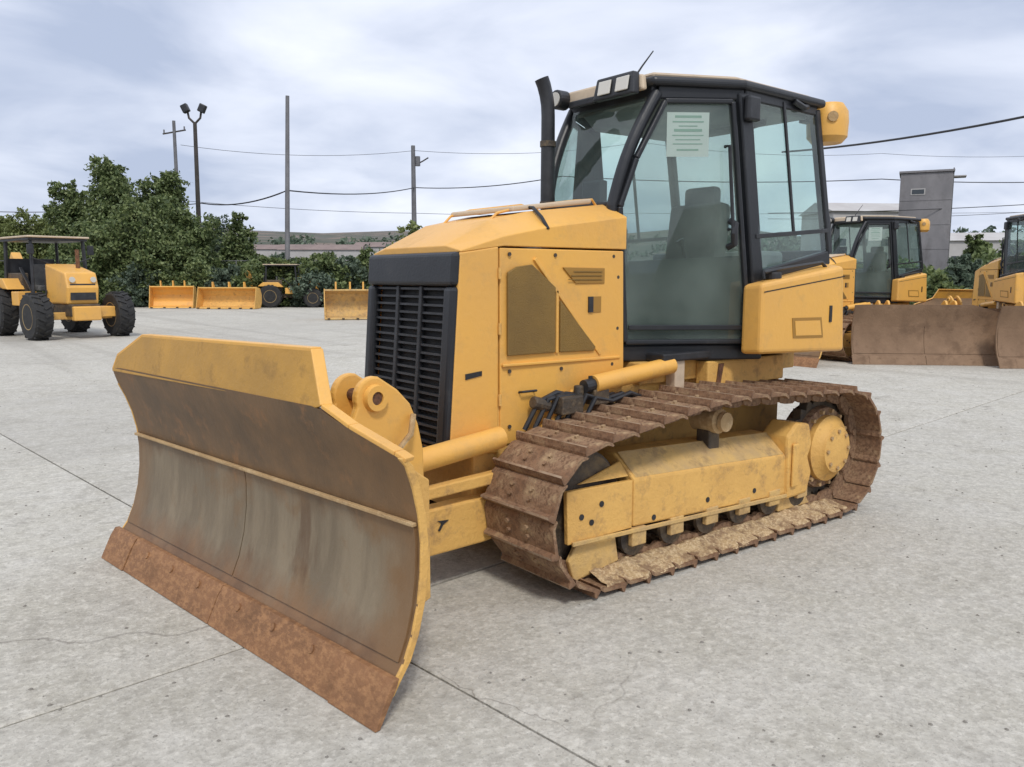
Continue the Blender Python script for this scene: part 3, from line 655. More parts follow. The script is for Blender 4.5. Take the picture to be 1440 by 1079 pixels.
    ac = MB().revolve([(.02, .13), (.10, .125), (.135, .07), (.14, 0), (.135, -.10), (.10, -.14)], (0, 0, 0), 'z', 20)
    AC = ac.build('air_cleaner', 'paint', T, smooth=True); AC.location = (-1.42, .62, 2.665)
    MB().cyl((.09, .09, .02), (.105, .105, .02), .035, n=12).build('cap_mark', 'dust', AC)
    MB().span((-1.40, .50, 2.66), (-1.25, .58, 2.74)).build('rear_bracket', 'black', T, bevel=.01)
    # interior
    MB().prism([(.14, -.33, 1.75), (.06, -.33, 2.62), (-.30, -.56, 2.62), (-.30, -.56, 1.75)], (0, .012, 0)).build('dark_interior_panel', 'rubber', T)  # added dark panel, stands in for the dark far side of the cab
    MB().span((.12, -.16, 2.05), (.18, .02, 2.22)).build('monitor', 'black', T, bevel=.01)
    MB().tube([(.15, -.07, 1.9), (.15, -.07, 2.05)], .015, 6).build('monitor_stalk', 'black', T)
    MB().span((-1.15, -.5, 1.14), (-.88, .5, 1.78)).build('rear_shelf', 'pale', T, bevel=.03)
    se = MB(); se.box((-.55, 0, 1.52), (.50, .52, .14)); se.box((-.80, 0, 1.83), (.13, .48, .58), Matrix.Rotation(R0(-8), 3, 'Y'))
    SE = se.build('operator_seat', 'seat', T, bevel=.04, seg=3)
    MB().span((-.75, -.2, 1.14), (-.35, .2, 1.45)).build('seat_base', 'black', SE, bevel=.02)
    MB().box((-.86, 0, 2.16), (.09, .28, .16)).build('headrest', 'seat', SE, bevel=.03)
    for s_ in (1, -1):
        MB().span((-.78, s_*.30, 1.60), (-.25, s_*.40, 1.68)).build('armrest', 'seat', SE, bevel=.02)
        MB().span((-.75, s_*.28, 1.14), (-.20, s_*.44, 1.58)).build('side_console', 'pale' if s_ > 0 else 'black', T, bevel=.03)
        jl = MB().tube([(-.28, s_*.35, 1.68), (-.24, s_*.35, 1.80), (-.22, s_*.34, 1.84)], [.012, .012, .03], 8).build('joystick', 'black', T, smooth=True)
    MB().prism([(.30, -.28, 1.14), (.30, .28, 1.14), (.28, .26, 1.92), (.34, -.26, 1.92)], (-.12, 0, 0)).build('dashboard', 'black', T, bevel=.03)
    MB().tube([(.02, .25, 1.14), (.10, .25, 1.40), (.16, .25, 1.46)], .018, 6).build('pedal', 'black', T)
    MB().tube([(-.98, .42, 2.66), (-.93, .30, 2.63), (-.93, -.30, 2.63), (-.98, -.42, 2.66)], .03, 8).build('headliner_rail', 'black', T)
    MB().prism([(.06, -.28, 2.665), (.06, .36, 2.665), (-.38, .62, 2.665), (-1.18, .60, 2.665), (-1.18, -.60, 2.665), (-.38, -.62, 2.665)], (0, 0, .03)).build('headliner', 'pale', T)
    # notice taped inside the door glass
    p = P3(1); bq = (p['Bt']-p['At']).normalized()
    c0 = Vector((-.04, .535, 2.46)); hh = Vector((0, 0, 1)); wv = bq
    q = [c0-wv*.135-hh*.135, c0+wv*.135-hh*.135, c0+wv*.135+hh*.125, c0-wv*.135+hh*.125]
    nn = wv.cross(hh).normalized(); nn = nn if nn.y > 0 else -nn
    PP = MB().prism(q, nn*.0015).build('paper_notice', 'paper', T)
    tx = MB()
    for k, (l_, wd, th) in enumerate(((.10, .085, .014), (.07, .10, .008), (.045, .06, .006), (.02, .09, .016), (-.01, .10, .006), (-.035, .08, .006), (-.06, .095, .006), (-.095, .07, .010))):
        c = c0+hh*l_+nn*.0025; tx.bar(c-wv*wd, c+wv*wd, .001, th)
    tx.build('notice_lines', 'print', PP)
    # ---------------- hoses and valve clutter between hood and track
    hs = MB()
    for k in range(7):
        y = .50+.012*k; x0 = 1.05-k*.06
        hs.tube([(x0+.15, y, .78), (x0+.08, y+.03, .93+.01*(k % 3)), (x0-.06, y+.02, .97-.012*k), (x0-.22, y+.01, .93), (x0-.38, y-.02, .88)], .014, 7)
    hs.build('hydraulic_hoses', 'black', T, smooth=True)
    vb = MB(); vb.box((.93, .545, .90), (.16, .10, .10)); vb.box((.72, .55, .93), (.12, .11, .09)); vb.cyl((.85, .55, .94), (.85, .55, 1.0), .03, n=10); vb.cyl((1.05, .52, .9), (1.16, .52, .93), .035, n=12)
    vb.build('valve_block', 'greasy', T, bevel=.01)
    lc = MB().cyl((.76, .57, 1.00), (.10, .57, 1.065), .052, n=18).build('lift_cylinder', 'paint', T, smooth=True)
    MB().cyl((.83, .57, .993), (.762, .57, 1.0), .038, n=14).build('gland', 'black', lc); MB().cyl((.78, .57, .998), (.78, .57, 1.05), .012, n=8).build('fitting', 'black', lc)
    lc2 = MB().cyl((.76, -.57, 1.00), (.10, -.57, 1.065), .052, n=18).build('lift_cylinder', 'paint', T, smooth=True)
    for s_ in (1, -1):
        MB().tube([(1.12, s_*.47, .74), (1.0, s_*.49, .80), (.90, s_*.50, .88), (.84, s_*.50, .96)], .022, 8).build('frame_gusset', 'paint', T, smooth=True)
    # ---------------- push frame (C-frame) and cylinders
    pf = MB()
    for s_ in (1, -1):
        pf.prism([(2.25, s_*.53, .20), (2.25, s_*.53, .44), (1.6, s_*.53, .46), (.95, s_*.53, .44), (.95, s_*.53, .27), (1.5, s_*.53, .22)], (0, -s_*.10, 0))
    pf.prism([(2.20, -.53, .22), (2.42, -.2, .22), (2.42, .2, .22), (2.20, .53, .22), (2.05, .53, .22), (2.05, -.53, .22)], (0, 0, .20))
    PF = pf.build('push_frame', 'paint_dirty', T, bevel=.012)
    MB().prism([(1.775, .533, .335), (1.785, .533, .34), (1.765, .533, .375), (1.79, .533, .39), (1.72, .533, .385), (1.755, .533, .365)], (0, .003, 0)).build('handling_mark', 'black', PF)
    MB().prism([(2.1, .56, .50), (2.1, .56, .56), (1.3, .56, .60), (1.3, .56, .54)], (0, -.06, 0)).build('push_link', 'paint_dirty', T, bevel=.008)
    for s_ in (1, -1):
        ac_ = MB().cyl((1.38, s_*.52, .765), (2.02, s_*.56, .705), .058, n=20).build('angle_cylinder', 'paint', T, smooth=True)
        MB().cyl((2.02, s_*.56, .705), (2.38, s_*.58, .67), .028, n=14).build('cylinder_rod', 'chrome', ac_, smooth=True)
    for y in (.2, -.2): MB().cyl((1.70, y, .62), (2.15, y, .42), .05, n=16).build('blade_lift_cylinder', 'paint', T, smooth=True)
    # ---------------- blade (its own frame: X out of the face, Y along it)
    be = Vector((-.132, .991, 0)).normalized(); bn_ = Vector((be.y, -be.x, 0))
    BL = MB()
    prof = [(-.040, .095), (-.085, .135), (-.135, .20), (-.175, .29), (-.205, .40), (-.222, .52), (-.226, .63), (-.215, .74), (-.192, .84), (-.160, .93), (-.128, 1.0)]
    prof2 = prof+[(-.112, 1.05), (-.098, 1.10)]
    def topz(y):
        pts = [(-1.285, 1.09), (-1.16, 1.10), (.80, 1.10), (.99, 1.04), (1.23, .975), (1.285, .962)]
        return float(np.interp(y, [a for a, b in pts], [b for a, b in pts]))
    ys = np.linspace(-1.285, 1.285, 41); Fp = []; K = len(prof2)
    zs = [q[1] for q in prof2]; xs = [q[0] for q in prof2]
    for y in ys:
        tz = topz(y)
        for k in range(K):
            z = prof2[0][1]+(tz-prof2[0][1])*(zs[k]-zs[0])/(zs[-1]-zs[0]); Fp.append((float(np.interp(z, zs, xs)), float(y), z))
    n_ = len(Fp); Bp = [(x-.022, y, z) for x, y, z in Fp]; fs = []
    for i in range(len(ys)-1):
        for k in range(K-1):
            a = i*K+k; fs.append((a, a+K, a+K+1, a+1)); fs.append((n_+a, n_+a+1, n_+a+K+1, n_+a+K))
        a = i*K; fs.append((a, n_+a, n_+a+K, a+K)); a = i*K+K-1; fs.append((a, a+K, n_+a+K, n_+a))
    for i in (0, len(ys)-1):
        for k in range(K-1): a = i*K+k; fs.append((a, a+1, n_+a+1, n_+a))
    BL.add(Fp+Bp, fs)
    blade = BL.build('blade', 'blade', T, smooth=True)
    blade.location = (2.81, .155, 0); blade.rotation_euler = (0, 0, math.atan2(bn_.y, bn_.x))
    # wear plates on the lower face, with a pale strip for the light on their top step
    for y0, y1 in ((-1.262, -.004), (.004, 1.262)):
        wp = MB(); pp = [q for q in prof if .15 < q[1] < .68]+[(-.2205, .695)]
        for i, y in enumerate((y0, y1)):
            wp.v += [(x+.0015, y, z) for x, z in pp]+[(x+.012, y, z) for x, z in pp]
        k = len(pp); q = 2*k
        for j in range(k-1): wp.f += [(k+j, k+j+1, q+k+j+1, q+k+j), (j, q+j, q+j+1, j+1), (j, j+1, k+j+1, k+j), (q+j, q+k+j, q+k+j+1, q+j+1)]
        wp.f += [(0, k, q+k, q), (k-1, q+k-1, q+2*k-1, 2*k-1)]
        wp.build('wear_plate', 'blade', blade, smooth=True)
    MB().bar((-.205, -1.27, .702), (-.205, 1.27, .702), .022, .014).build('lit_step_strip', 'dust', blade, bevel=.003)  # pale colour paints in the light caught on the step's edge
    # spill visor, plain yellow above the moldboard
    vis = [(-1.28, 1.085), (-1.235, 1.165), (-.93, 1.288), (-.45, 1.30), (.72, 1.315), (.775, 1.20), (.835, 1.105), (.80, 1.095), (-1.28, 1.075)]
    vis = [(-.100-(z-1.09)*.18, y, z) for y, z in vis]
    VS = MB().prism(vis, (-.018, 0, 0)).build('spill_visor', 'visor', blade, bevel=.004)
    rim = [(-1.28, 1.085), (-1.235, 1.165), (-.93, 1.288), (.72, 1.315), (.835, 1.105), (1.0, 1.045), (1.24, .975), (1.29, .955)]
    rm = MB()
    for (y0, z0), (y1, z1) in zip(rim, rim[1:]):
        xx = lambda z: -.112-(z-1.09)*.18 if z > 1.08 else float(np.interp(z, zs, xs))-.012
        rm.bar((xx(z0)-.012, y0, z0), (xx(z1)-.012, y1, z1), .05, .018, (0, 0, 1))
    rm.build('top_rim', 'paint', blade, bevel=.004)
    # cutting edges and end bits
    ce = [(0, .002), (-.022, .002), (-.10, .135), (-.112, .165), (-.088, .165), (-.06, .125)]
    for y0, y1 in ((-1.0, -.003), (.003, 1.0)):
        MB().prism([(x+.012, y0, z) for x, z in ce], (0, y1-y0, 0)).build('cutting_edge', 'edge', blade, bevel=.003)
    for s_ in (1, -1):
        eb = MB().prism([(x+.018, s_*1.004, z-.0) for x, z in ce], (0, s_*.305, 0)).build('end_bit', 'edge', blade, bevel=.003)
        for y in (.2, .5, .8): MB().cyl((-.068+.012, s_*y, .12), (-.054+.012, s_*y, .127), .018, n=8).build('plow_bolt', 'edge', blade)
        bk = [(-.045, .09)]+[(x+.003, z) for x, z in prof[1:]]+[(-.125, 1.0 if s_ < 0 else .965)]
        bk = [q for q in bk if q[1] <= (1.0 if s_ < 0 else .97)]
        rear = [(min(x-.034, -.085), z) for x, z in bk][::-1]
        ep = MB().prism([(x, s_*1.288, z) for x, z in bk+rear], (0, -s_*.014, 0)).build('end_plate', 'paint_dirty', blade, bevel=.004)
    # back of the blade: box stiffeners and trunnion brackets
    MB().span((-.45, -.95, .22), (-.235, .92, .36)).build('lower_stiffener', 'paint_dirty', blade, bevel=.01)
    MB().span((-.38, -1.0, .76), (-.262, .98, .88)).build('upper_stiffener', 'paint_dirty', blade, bevel=.01)
    for s_ in (1, -1):
        MB().prism([(-.262, s_*1.15, .30), (-.38, s_*1.15, .34), (-.38, s_*1.15, .82), (-.262, s_*1.15, .90)], (0, -s_*.03, 0)).build('back_rib', 'paint_dirty', blade, bevel=.006)
        yb = .60 if s_ > 0 else -.60
        # tall rounded bracket carrying the angle-cylinder pin
        cx_, cz_ = -.50, 1.075; arc = [(cx_+.095*math.cos(R0(t)), cz_+.095*math.sin(R0(t))) for t in range(-20, 120, 14)]
        out_ = [(-.262, .42), (-.262, .80), (-.36, .93)]+arc+[(-.63, 1.10), (-.70, 1.03), (-.745, .93), (-.775, .80), (-.78, .42)]
        b1 = MB().prism([(x, yb, z) for x, z in out_], (0, .04, 0)).build('tower_bracket', 'paint', blade, bevel=.010)
        MB().prism([(x, yb-.17, z) for x, z in out_], (0, .04, 0)).build('tower_bracket', 'paint', blade, bevel=.010)
        ring = MB().revolve([(.030, yb+.041), (.030, yb+.066), (.056, yb+.066), (.062, yb+.041)], (cx_, 0, cz_), 'y', 20).build('pin_boss', 'paint', b1, smooth=True)
        MB().cyl((cx_, yb-.17, cz_), (cx_, yb+.058, cz_), .029, n=14).build('pin', 'rust', b1)
        MB().tube([(-.70, yb+.06, .98), (-.66, yb+.09, .90), (-.60, yb+.08, .84), (-.62, yb+.05, .70)], .014, 7).build('grease_hose', 'dust', b1, smooth=True)
    return T

doz = make_dozer()
tag(doz, 'large yellow bulldozer in the foreground with dark glazed cab and rusty angled blade', 'bulldozer', 'yellow bulldozers parked in the yard')
bA = copy_tree(doz); bA.location = at(1188, 17.0); bA.rotation_euler = (0, 0, R0(-8))
tag(bA, 'bulldozer parked directly behind the foreground bulldozer, mostly hidden, left of the grey tower')
bB = copy_tree(doz); bB.location = at(1440, 17.0); bB.rotation_euler = (0, 0, R0(224))
tag(bB, 'bulldozer at the right edge of the picture, seen from behind, cut off by the frame')

# two loose rusty blades stand on the concrete in front of it
src = [c for c in doz.children if c.name.startswith('blade')][0]
src = [c for c in doz.children if c.name == 'blade'][0]
def loose_blade(px, dep, rz, label):
    sb = src.copy(); COL.objects.link(sb); sb.parent = None; sb.name = 'loose_blade'
    sb.material_slots[0].link = 'OBJECT'; sb.material_slots[0].material = M['tan_rust']
    for g_ in src.children:
        if g_.name.startswith(('spill_visor', 'top_rim', 'lit_step_strip')): continue
        c = inst(g_, g_.matrix_basis.copy(), sb)
        if g_.name.startswith(('wear_plate', 'cutting_edge', 'end_bit', 'end_plate', 'plow_bolt')): c.material_slots[0].link = 'OBJECT'; c.material_slots[0].material = M['tan_rust' if not g_.name.startswith('wear') else 'tan_rust']
    sb.location = at(px, dep); sb.rotation_euler = (0, 0, rz)
    tag(sb, label, 'blade', 'loose blades on the concrete')
loose_blade(1303, 14.9, R0(46), 'loose rusty brown blade standing on the concrete below the grey tower')
loose_blade(1512, 14.3, R0(50), 'loose rusty brown blade cut off by the right edge of the picture')
# ------------------------------------------------------------------ canopy
def make_loader():
    T = empty('canopy_tractor', (0, 0, 0))
    MB().span((-2.2, -.35, .55), (1.7, .35, .85)).build('chassis', 'greasy', T, bevel=.02)
    b = MB().prism([(.35, -.38, .85), (1.55, -.38, .85), (1.62, -.38, 1.25), (1.50, -.38, 1.62), (.35, -.38, 1.85)], (0, .76, 0)).build('hood', 'paint', T, bevel=.04)
    MB().span((1.57, -.30, .95), (1.60, .30, 1.35)).build('grille', 'black', b)
    MB().cyl((.9, .2, 1.7), (.9, .2, 2.2), .05, n=12).build('exhaust_stack', 'rust', T)
    for x, r, wd, y in ((1.25, .56, .40, .98), (-1.2, .66, .42, .92)):
        for s_ in (1, -1):
            h = wd/2; yc = s_*y
            w_ = MB().revolve([(r*.55, -h), (r*.92, -h), (r, -h*.75), (r, h*.75), (r*.92, h), (r*.55, h)], (x, yc, r), 'y', 28).build('wheel', 'rubber', T, smooth=True)
            MB().revolve([(r*.2, -h*.8), (r*.56, -h*1.02), (r*.56, h*1.02), (r*.2, h*.8)], (x, yc, r), 'y', 20).build('rim', 'rim', w_, smooth=True)
            tr = MB()
            for k in range(18):
                t = 2*math.pi*k/18
                for sg in (1, -1):
                    rot = Matrix.Rotation(-t, 3, 'Y') @ Matrix.Rotation(sg*R0(28), 3, 'X')
                    tr.box((x+(r+.005)*math.cos(t+sg*.08), yc+sg*h*.45, r+(r+.005)*math.sin(t+sg*.08)), (.045, h*.95, .045), rot)
            tr.build('tread', 'rubber', w_)
    MB().box((1.25, 0, .56), (.18, 1.7, .18)).build('front_axle', 'paint_dirty', T, bevel=.02)
    MB().box((-1.2, 0, .66), (.26, 1.2, .24)).build('rear_axle', 'paint_dirty', T, bevel=.02)
    for s_ in (1, -1):
        MB().prism([(-1.9, s_*.58, 1.25), (-1.6, s_*.58, 1.48), (-.75, s_*.58, 1.48), (-.45, s_*.58, 1.2)], (0, s_*.42, 0)).build('fender', 'paint', T, bevel=.02)
        for x in (.30, -1.5): MB().bar((x, s_*.66, 1.1), (x*.92-.05, s_*.62, 2.55), .07, .07).build('canopy_post', 'black', T, bevel=.01)
        MB().span((.1, s_*.50, .8), (-.35, s_*.95, 1.15)).build('step', 'paint', T, bevel=.02)
    MB().box((-.62, 0, 2.52), (2.0, 1.5, .05)).build('canopy', 'cream', T, bevel=.02)
    MB().box((-.62, 0, 2.46), (1.9, 1.42, .06)).build('canopy_frame', 'black', T, bevel=.01)
    MB().span((-1.62, -.6, 1.2), (-1.55, .6, 2.0)).build('rear_guard', 'black', T, bevel=.01)
    for s_ in (1, -1):
        MB().bar((.28, s_*.62, 1.0), (-.55, s_*.62, 1.75), .06, .05).build('side_brace', 'black', T)
        MB().span((-.55, s_*.44, .95), (-1.5, s_*.62, 1.62)).build('side_tank', 'greasy', T, bevel=.03)
        MB().tube([(.35, s_*.36, 1.2), (.6, s_*.5, 1.0), (1.0, s_*.48, .8), (1.2, s_*.6, .65)], .025, 6).build('hose', 'black', T, smooth=True)
        MB().tube([(.45, s_*.3, 1.85), (.45, s_*.72, 2.0), (.45, s_*.72, 2.15)], .015, 6).build('mirror_arm', 'black', T)
        MB().box((.45, s_*.72, 2.2), (.04, .16, .24)).build('mirror', 'black', T, bevel=.01)
    MB().span((-.8, -.25, 1.15), (-.45, .25, 1.3)).build('seat', 'seat', T, bevel=.03)
    MB().span((-.95, -.25, 1.25), (-.85, .25, 1.85)).build('seat_back', 'seat', T, bevel=.03)
    MB().span((.05, -.3, 1.0), (.33, .3, 1.75)).build('dashboard', 'black', T, bevel=.03)
    sw = MB(); sw.revolve([(.19, -.012), (.205, 0), (.19, .012), (.175, 0)], (0, 0, 0), 'z', 20, closed=True); o = sw.build('steering_wheel', 'black', T, smooth=True); o.location = (-.1, 0, 1.8); o.rotation_euler = (0, R0(-25), 0)
    MB().span((1.62, -.33, .45), (1.80, .33, .80)).build('front_weight', 'paint', T, bevel=.03)
    MB().span((.9, .40, .52), (1.55, .78, .78)).build('side_step', 'paint', T, bevel=.02)
    for s_ in (1, -1): MB().cyl((1.605, s_*.25, 1.45), (1.63, s_*.25, 1.45), .07, n=14).build('headlamp', 'lens', T)
    MB().prism([(-2.2, -.12, .7), (-2.35, -.12, 1.0), (-2.75, -.12, 2.0), (-2.6, -.12, 2.2), (-2.4, -.12, 2.0), (-2.1, -.12, 1.0), (-1.95, -.12, .7)], (0, .24, 0)).build('boom', 'paint', T, bevel=.015)
    return T
ld = make_loader(); ld.scale = (1.06, 1.06, 1.06); ld.location = at(84, 22.6); ld.rotation_euler = (0, 0, HEAD+R0(180)+R0(50))
tag(ld, 'yellow wheeled tractor under a cream canopy, black tyres, near the left edge', 'tractor')

t3 = copy_tree(ld); t3.location = at(413, 44.5); t3.rotation_euler = (0, 0, R0(150)); t3.scale = (.9, .9, .9)
tag(t3, 'small canopy tractor far back at the foot of the tall plain pole', group='wheeled tractors'); ld['group'] = 'wheeled tractors'
# ------------------------------------------------------------------ loose buckets at the far edge of the yard
def bucket(px, dep, width, h, rz, label, mt='paint'):
    T = empty('loader_bucket', at(px, dep), HEAD-math.pi/2+rz, label, 'bucket', 'yellow attachments along the far edge of the yard')
    # local: X along the width, Y towards away
    hw = width/2
    prof = [(0, .02), (-.55, .03), (-.60, .06), (-.1, .16), (.10, .32), (.17, .55*h+.1), (.08, .82*h), (-.30, h), (-.32, .96*h), (.02, .78*h), (.11, .55*h), (.04, .34), (-.05, .24)]
    prof = [(y, z) for y, z in prof]
    sh = MB().prism([(-hw+.02, y, z) for y, z in [(-.62, .02), (.12, .02), (.30, .30), (.32, .62*h), (.16, .90*h), (-.28, h), (-.29, .95*h), (.08, .84*h), (.22, .60*h), (.20, .34), (.06, .12), (-.6, .07)]], (width-.04, 0, 0))
    sh.build('shell', mt, T, bevel=.008)
    for s_ in (1, -1):
        MB().prism([(s_*hw, y, z) for y, z in [(-.62, .02), (.14, .02), (.33, .3), (.35, .62*h), (.18, .93*h), (-.30, 1.02*h), (-.42, .6*h)]], (-s_*.03, 0, 0)).build('side_plate', 'paint_dirty', T, bevel=.006)
    for k in range(max(4, int(width/.45))):
        x = -hw+.15+k*(width-.3)/(max(4, int(width/.45))-1)
        MB().prism([(x-.05, -.60, .03), (x+.05, -.60, .03), (x+.03, -.78, .03), (x-.03, -.78, .03)], (0, 0, .05)).build('tooth', 'greasy', T)
    for x in (-.28*width, .0, .26*width):
        MB().prism([(x, .15, .85*h), (x, -.05, 1.24*h), (x, -.16, 1.24*h), (x, -.16, .95*h)], (.06, 0, 0)).build('hinge_lug', 'paint', T, bevel=.005)
    return T
bucket(245, 43.0, 2.2, 1.15, R0(8), 'narrow yellow loader bucket at the yard edge, left of the wide one')
bucket(324, 42.0, 3.1, 1.1, R0(-6), 'wide yellow loader bucket at the yard edge, right of the narrow one', 'paint_dirty')
bucket(492, 31.5, 1.9, 1.15, R0(14), 'yellow bucket half hidden behind the black grille of the foreground bulldozer', 'dusted')

# ------------------------------------------------------------------ vegetation
def foliage(name, blobs, n, leaf, m, parent, seed):
    r = np.random.default_rng(seed); V = np.zeros((0, 3))
    w_ = np.array([b[3]*b[4]*b[5] for b in blobs])**.8; w_ = w_/w_.sum(); allc = []
    for b, ww in zip(blobs, w_):
        k = max(8, int(n*ww)); nc = max(6, k//26)
        d = r.normal(size=(nc, 3)); d /= np.linalg.norm(d, axis=1)[:, None]
        cen = d*(r.uniform(.45, 1.12, (nc, 1)))*np.array(b[3:6])+np.array(b[:3])
        idx = r.integers(0, nc, k); sc = np.array(b[3:6]).mean()*.17
        allc.append(cen[idx]+r.normal(size=(k, 3))*sc*np.array((1, 1, .75)))
    C = np.concatenate(allc); C = C[C[:, 2] > .05]; k = len(C)
    u = r.normal(size=(k, 3)); u /= np.linalg.norm(u, axis=1)[:, None]; t = r.normal(size=(k, 3)); v_ = np.cross(u, t); v_ /= np.linalg.norm(v_, axis=1)[:, None]
    s_ = leaf*r.uniform(.6, 1.35, (k, 1))
    P = np.stack([C-u*s_, C-v_*s_*.55, C+u*s_, C+v_*s_*.55], 1).reshape(-1, 3)
    me = bpy.data.meshes.new(name); me.vertices.add(len(P)); me.vertices.foreach_set('co', P.ravel())
    me.loops.add(4*k); me.loops.foreach_set('vertex_index', np.arange(4*k, dtype=np.int32)); me.polygons.add(k)
    me.polygons.foreach_set('loop_start', np.arange(0, 4*k, 4, dtype=np.int32)); me.update(); me.validate()
    me.materials.append(M[m]); o = bpy.data.objects.new(name, me); COL.objects.link(o); o.parent = parent; return o
def tree(px, dep, h, wd, m, label, seed, n=7000, leaf=.105, low=.25, cat='tree', group='trees behind the yard', tall=1.0):
    r = random.Random(seed); n = int(n*1.9); T = empty('broadleaf_tree' if cat == 'tree' else 'shrub', at(px, dep), r.uniform(0, 6), label, cat, group)
    tr = MB(); hh = h*.62
    tr.tube([(0, 0, -.05), (.05*wd*.2, 0, h*.2), (0, .03*wd, h*.45), (.02, 0, h*.75)], [h*.028, h*.022, h*.015, h*.006], 8)
    blobs = []; nb = 11 if cat == 'tree' else 8
    limbs = MB()
    for k in range(nb):
        a = k*2.399+r.uniform(-.4, .4); z = h*(low+(.93-low)*((k+.5)/nb)); fr = math.sin(math.pi*min(1, max(.12, (z/h-low*.4)/(1-low*.25))))**.6
        rr = wd*.5*fr*r.uniform(.40, .80); c = (rr*math.cos(a), rr*math.sin(a), z); sz = wd*.5*r.uniform(.36, .55)*(1-.35*(z/h))
        blobs.append((*c, sz, sz, min(sz*1.0*tall, (h-z)*.9+.15)))
        limbs.tube([(0, 0, max(.2, z-h*.22)), (c[0]*.55, c[1]*.55, z-h*.06), c], [h*.010, h*.006, h*.002], 6)
    for k in range(9 if cat == 'tree' else 5):     # upright shoots that break the outline
        a = r.uniform(0, 6.28); q = wd*.42*r.random()**.6; z = h*(.96-.42*(q/(wd*.42))**1.5)*r.uniform(.93, 1.03); sz = wd*r.uniform(.05, .085)
        blobs.append((q*math.cos(a), q*math.sin(a), z-h*.06, sz, sz, h*r.uniform(.06, .11)))
    blobs.append((0, 0, h*.9, wd*.11, wd*.11, h*.10)); blobs.append((0, 0, h*.55, wd*.33, wd*.33, h*.28))
    tr.build('trunk', 'bark', T, smooth=True); limbs.build('limb', 'bark', T, smooth=True)
    foliage('crown', blobs, n, leaf, m, T, seed); return T
tree(170, 50, 8.7, 4.4, 'leaf', 'tallest dark green tree in the clump on the left', 3, 13000)
tree(110, 52, 7.7, 3.0, 'leaf', 'dark green tree at the left side of the tall clump, above the cream canopy end', 4, 10000)
tree(238, 50, 8.0, 3.8, 'leaf', 'dark green tree at the right of the tall clump, just left of the floodlight pole', 5, 11000)
tree(205, 46, 6.0, 5.6, 'leaf', 'lower dark tree filling the front of the tall clump', 6, 11000, low=.1)
tree(126, 46, 4.6, 4.6, 'leaf', 'low dark bushy tree right of the tractor canopy', 16, 9000, low=.08)
tree(268, 47, 5.4, 4.2, 'leaf', 'low dark tree directly behind the foot of the floodlight pole', 15, 8000, low=.08)
tree(8, 56, 5.9, 6.0, 'leaf_olive', 'yellowish green bush tree at the very left edge of the picture', 7, 8000, low=.1)
tree(58, 56, 6.0, 4.6, 'leaf_olive', 'yellowish green bush tree between the left edge and the dark clump', 8, 8000, low=.1)
tree(339, 56, 6.0, 2.6, 'leaf', 'small dark rounded tree standing alone right of the floodlight pole', 9, 5000)
tree(304, 58, 5.9, 3.4, 'leaf_blue', 'pale grey-green tree between the floodlight pole and the small dark tree', 10, 5000, low=.1)
lab = ['shrub below the small lone tree, left of the tall plain pole', 'shrub directly behind the tall plain pole', 'shrub just right of the tall plain pole', 'dark shrub halfway between the tall plain pole and the black grille',
       'shrub behind the half hidden yellow bucket', 'shrub immediately left of the black grille', 'leafy shrub top showing over the front of the hood']
for k, (px, h, wd, m) in enumerate(((372, 2.7, 3.6, 'leaf'), (402, 2.9, 3.4, 'leaf_blue'), (430, 2.6, 3.4, 'leaf'), (458, 2.8, 3.4, 'leaf'), (486, 2.7, 3.5, 'leaf_blue'), (516, 3.1, 3.6, 'leaf'), (592, 4.6, 4.2, 'leaf_olive'))):
    tree(px, 46+(k % 3), h, wd, m, lab[k], 30+k, 4500, .11, .08, 'shrub', 'shrubs along the yard fence')
lab = ['low dark shrub behind the gap between the tractor and the narrow bucket', 'low dark shrub behind the narrow bucket', 'low dark shrub left of the wide bucket', 'low dark shrub behind the wide bucket', 'low dark shrub right of the wide bucket', 'low dark shrub at the foot of the tall plain pole', 'low dark shrub beneath the leafy shrubs left of the half hidden bucket', 'low dark shrub left of the tractor tyres at the picture edge']
for k, px in enumerate((196, 238, 278, 322, 362, 398, 440, 20)):
    tree(px, 44.6+.4*(k % 2), 2.1+.3*(k % 3), 3.0, 'leaf' if k % 3 else 'leaf_blue', lab[k], 50+k, 3000, .10, .05, 'shrub', 'low shrubs at the far edge of the yard')
tree(1352, 34, 2.5, 1.6, 'leaf_blue', 'slender green shrub tree just right of the grey tower', 70, 4000, .12, .1)
tree(1318, 30, 1.7, 2.0, 'leaf', 'low green bush at the foot of the grey tower', 71, 3000, .1, .05, 'shrub', 'shrubs along the yard fence')
tree(1372, 62, 4.8, 3.0, 'leaf', 'dark tree in the distance between the grey tower and the right hand bulldozer', 72, 4000, .16, .1)
tree(1240, 40, 2.4, 4.5, 'leaf', 'dark bush behind the half hidden bulldozer', 73, 4000, .14, .05, 'shrub', 'shrubs along the yard fence')
tree(1420, 44, 3.6, 5, 'leaf', 'dark bush behind the right hand bulldozer', 74, 5000, .14, .05, 'shrub', 'shrubs along the yard fence')
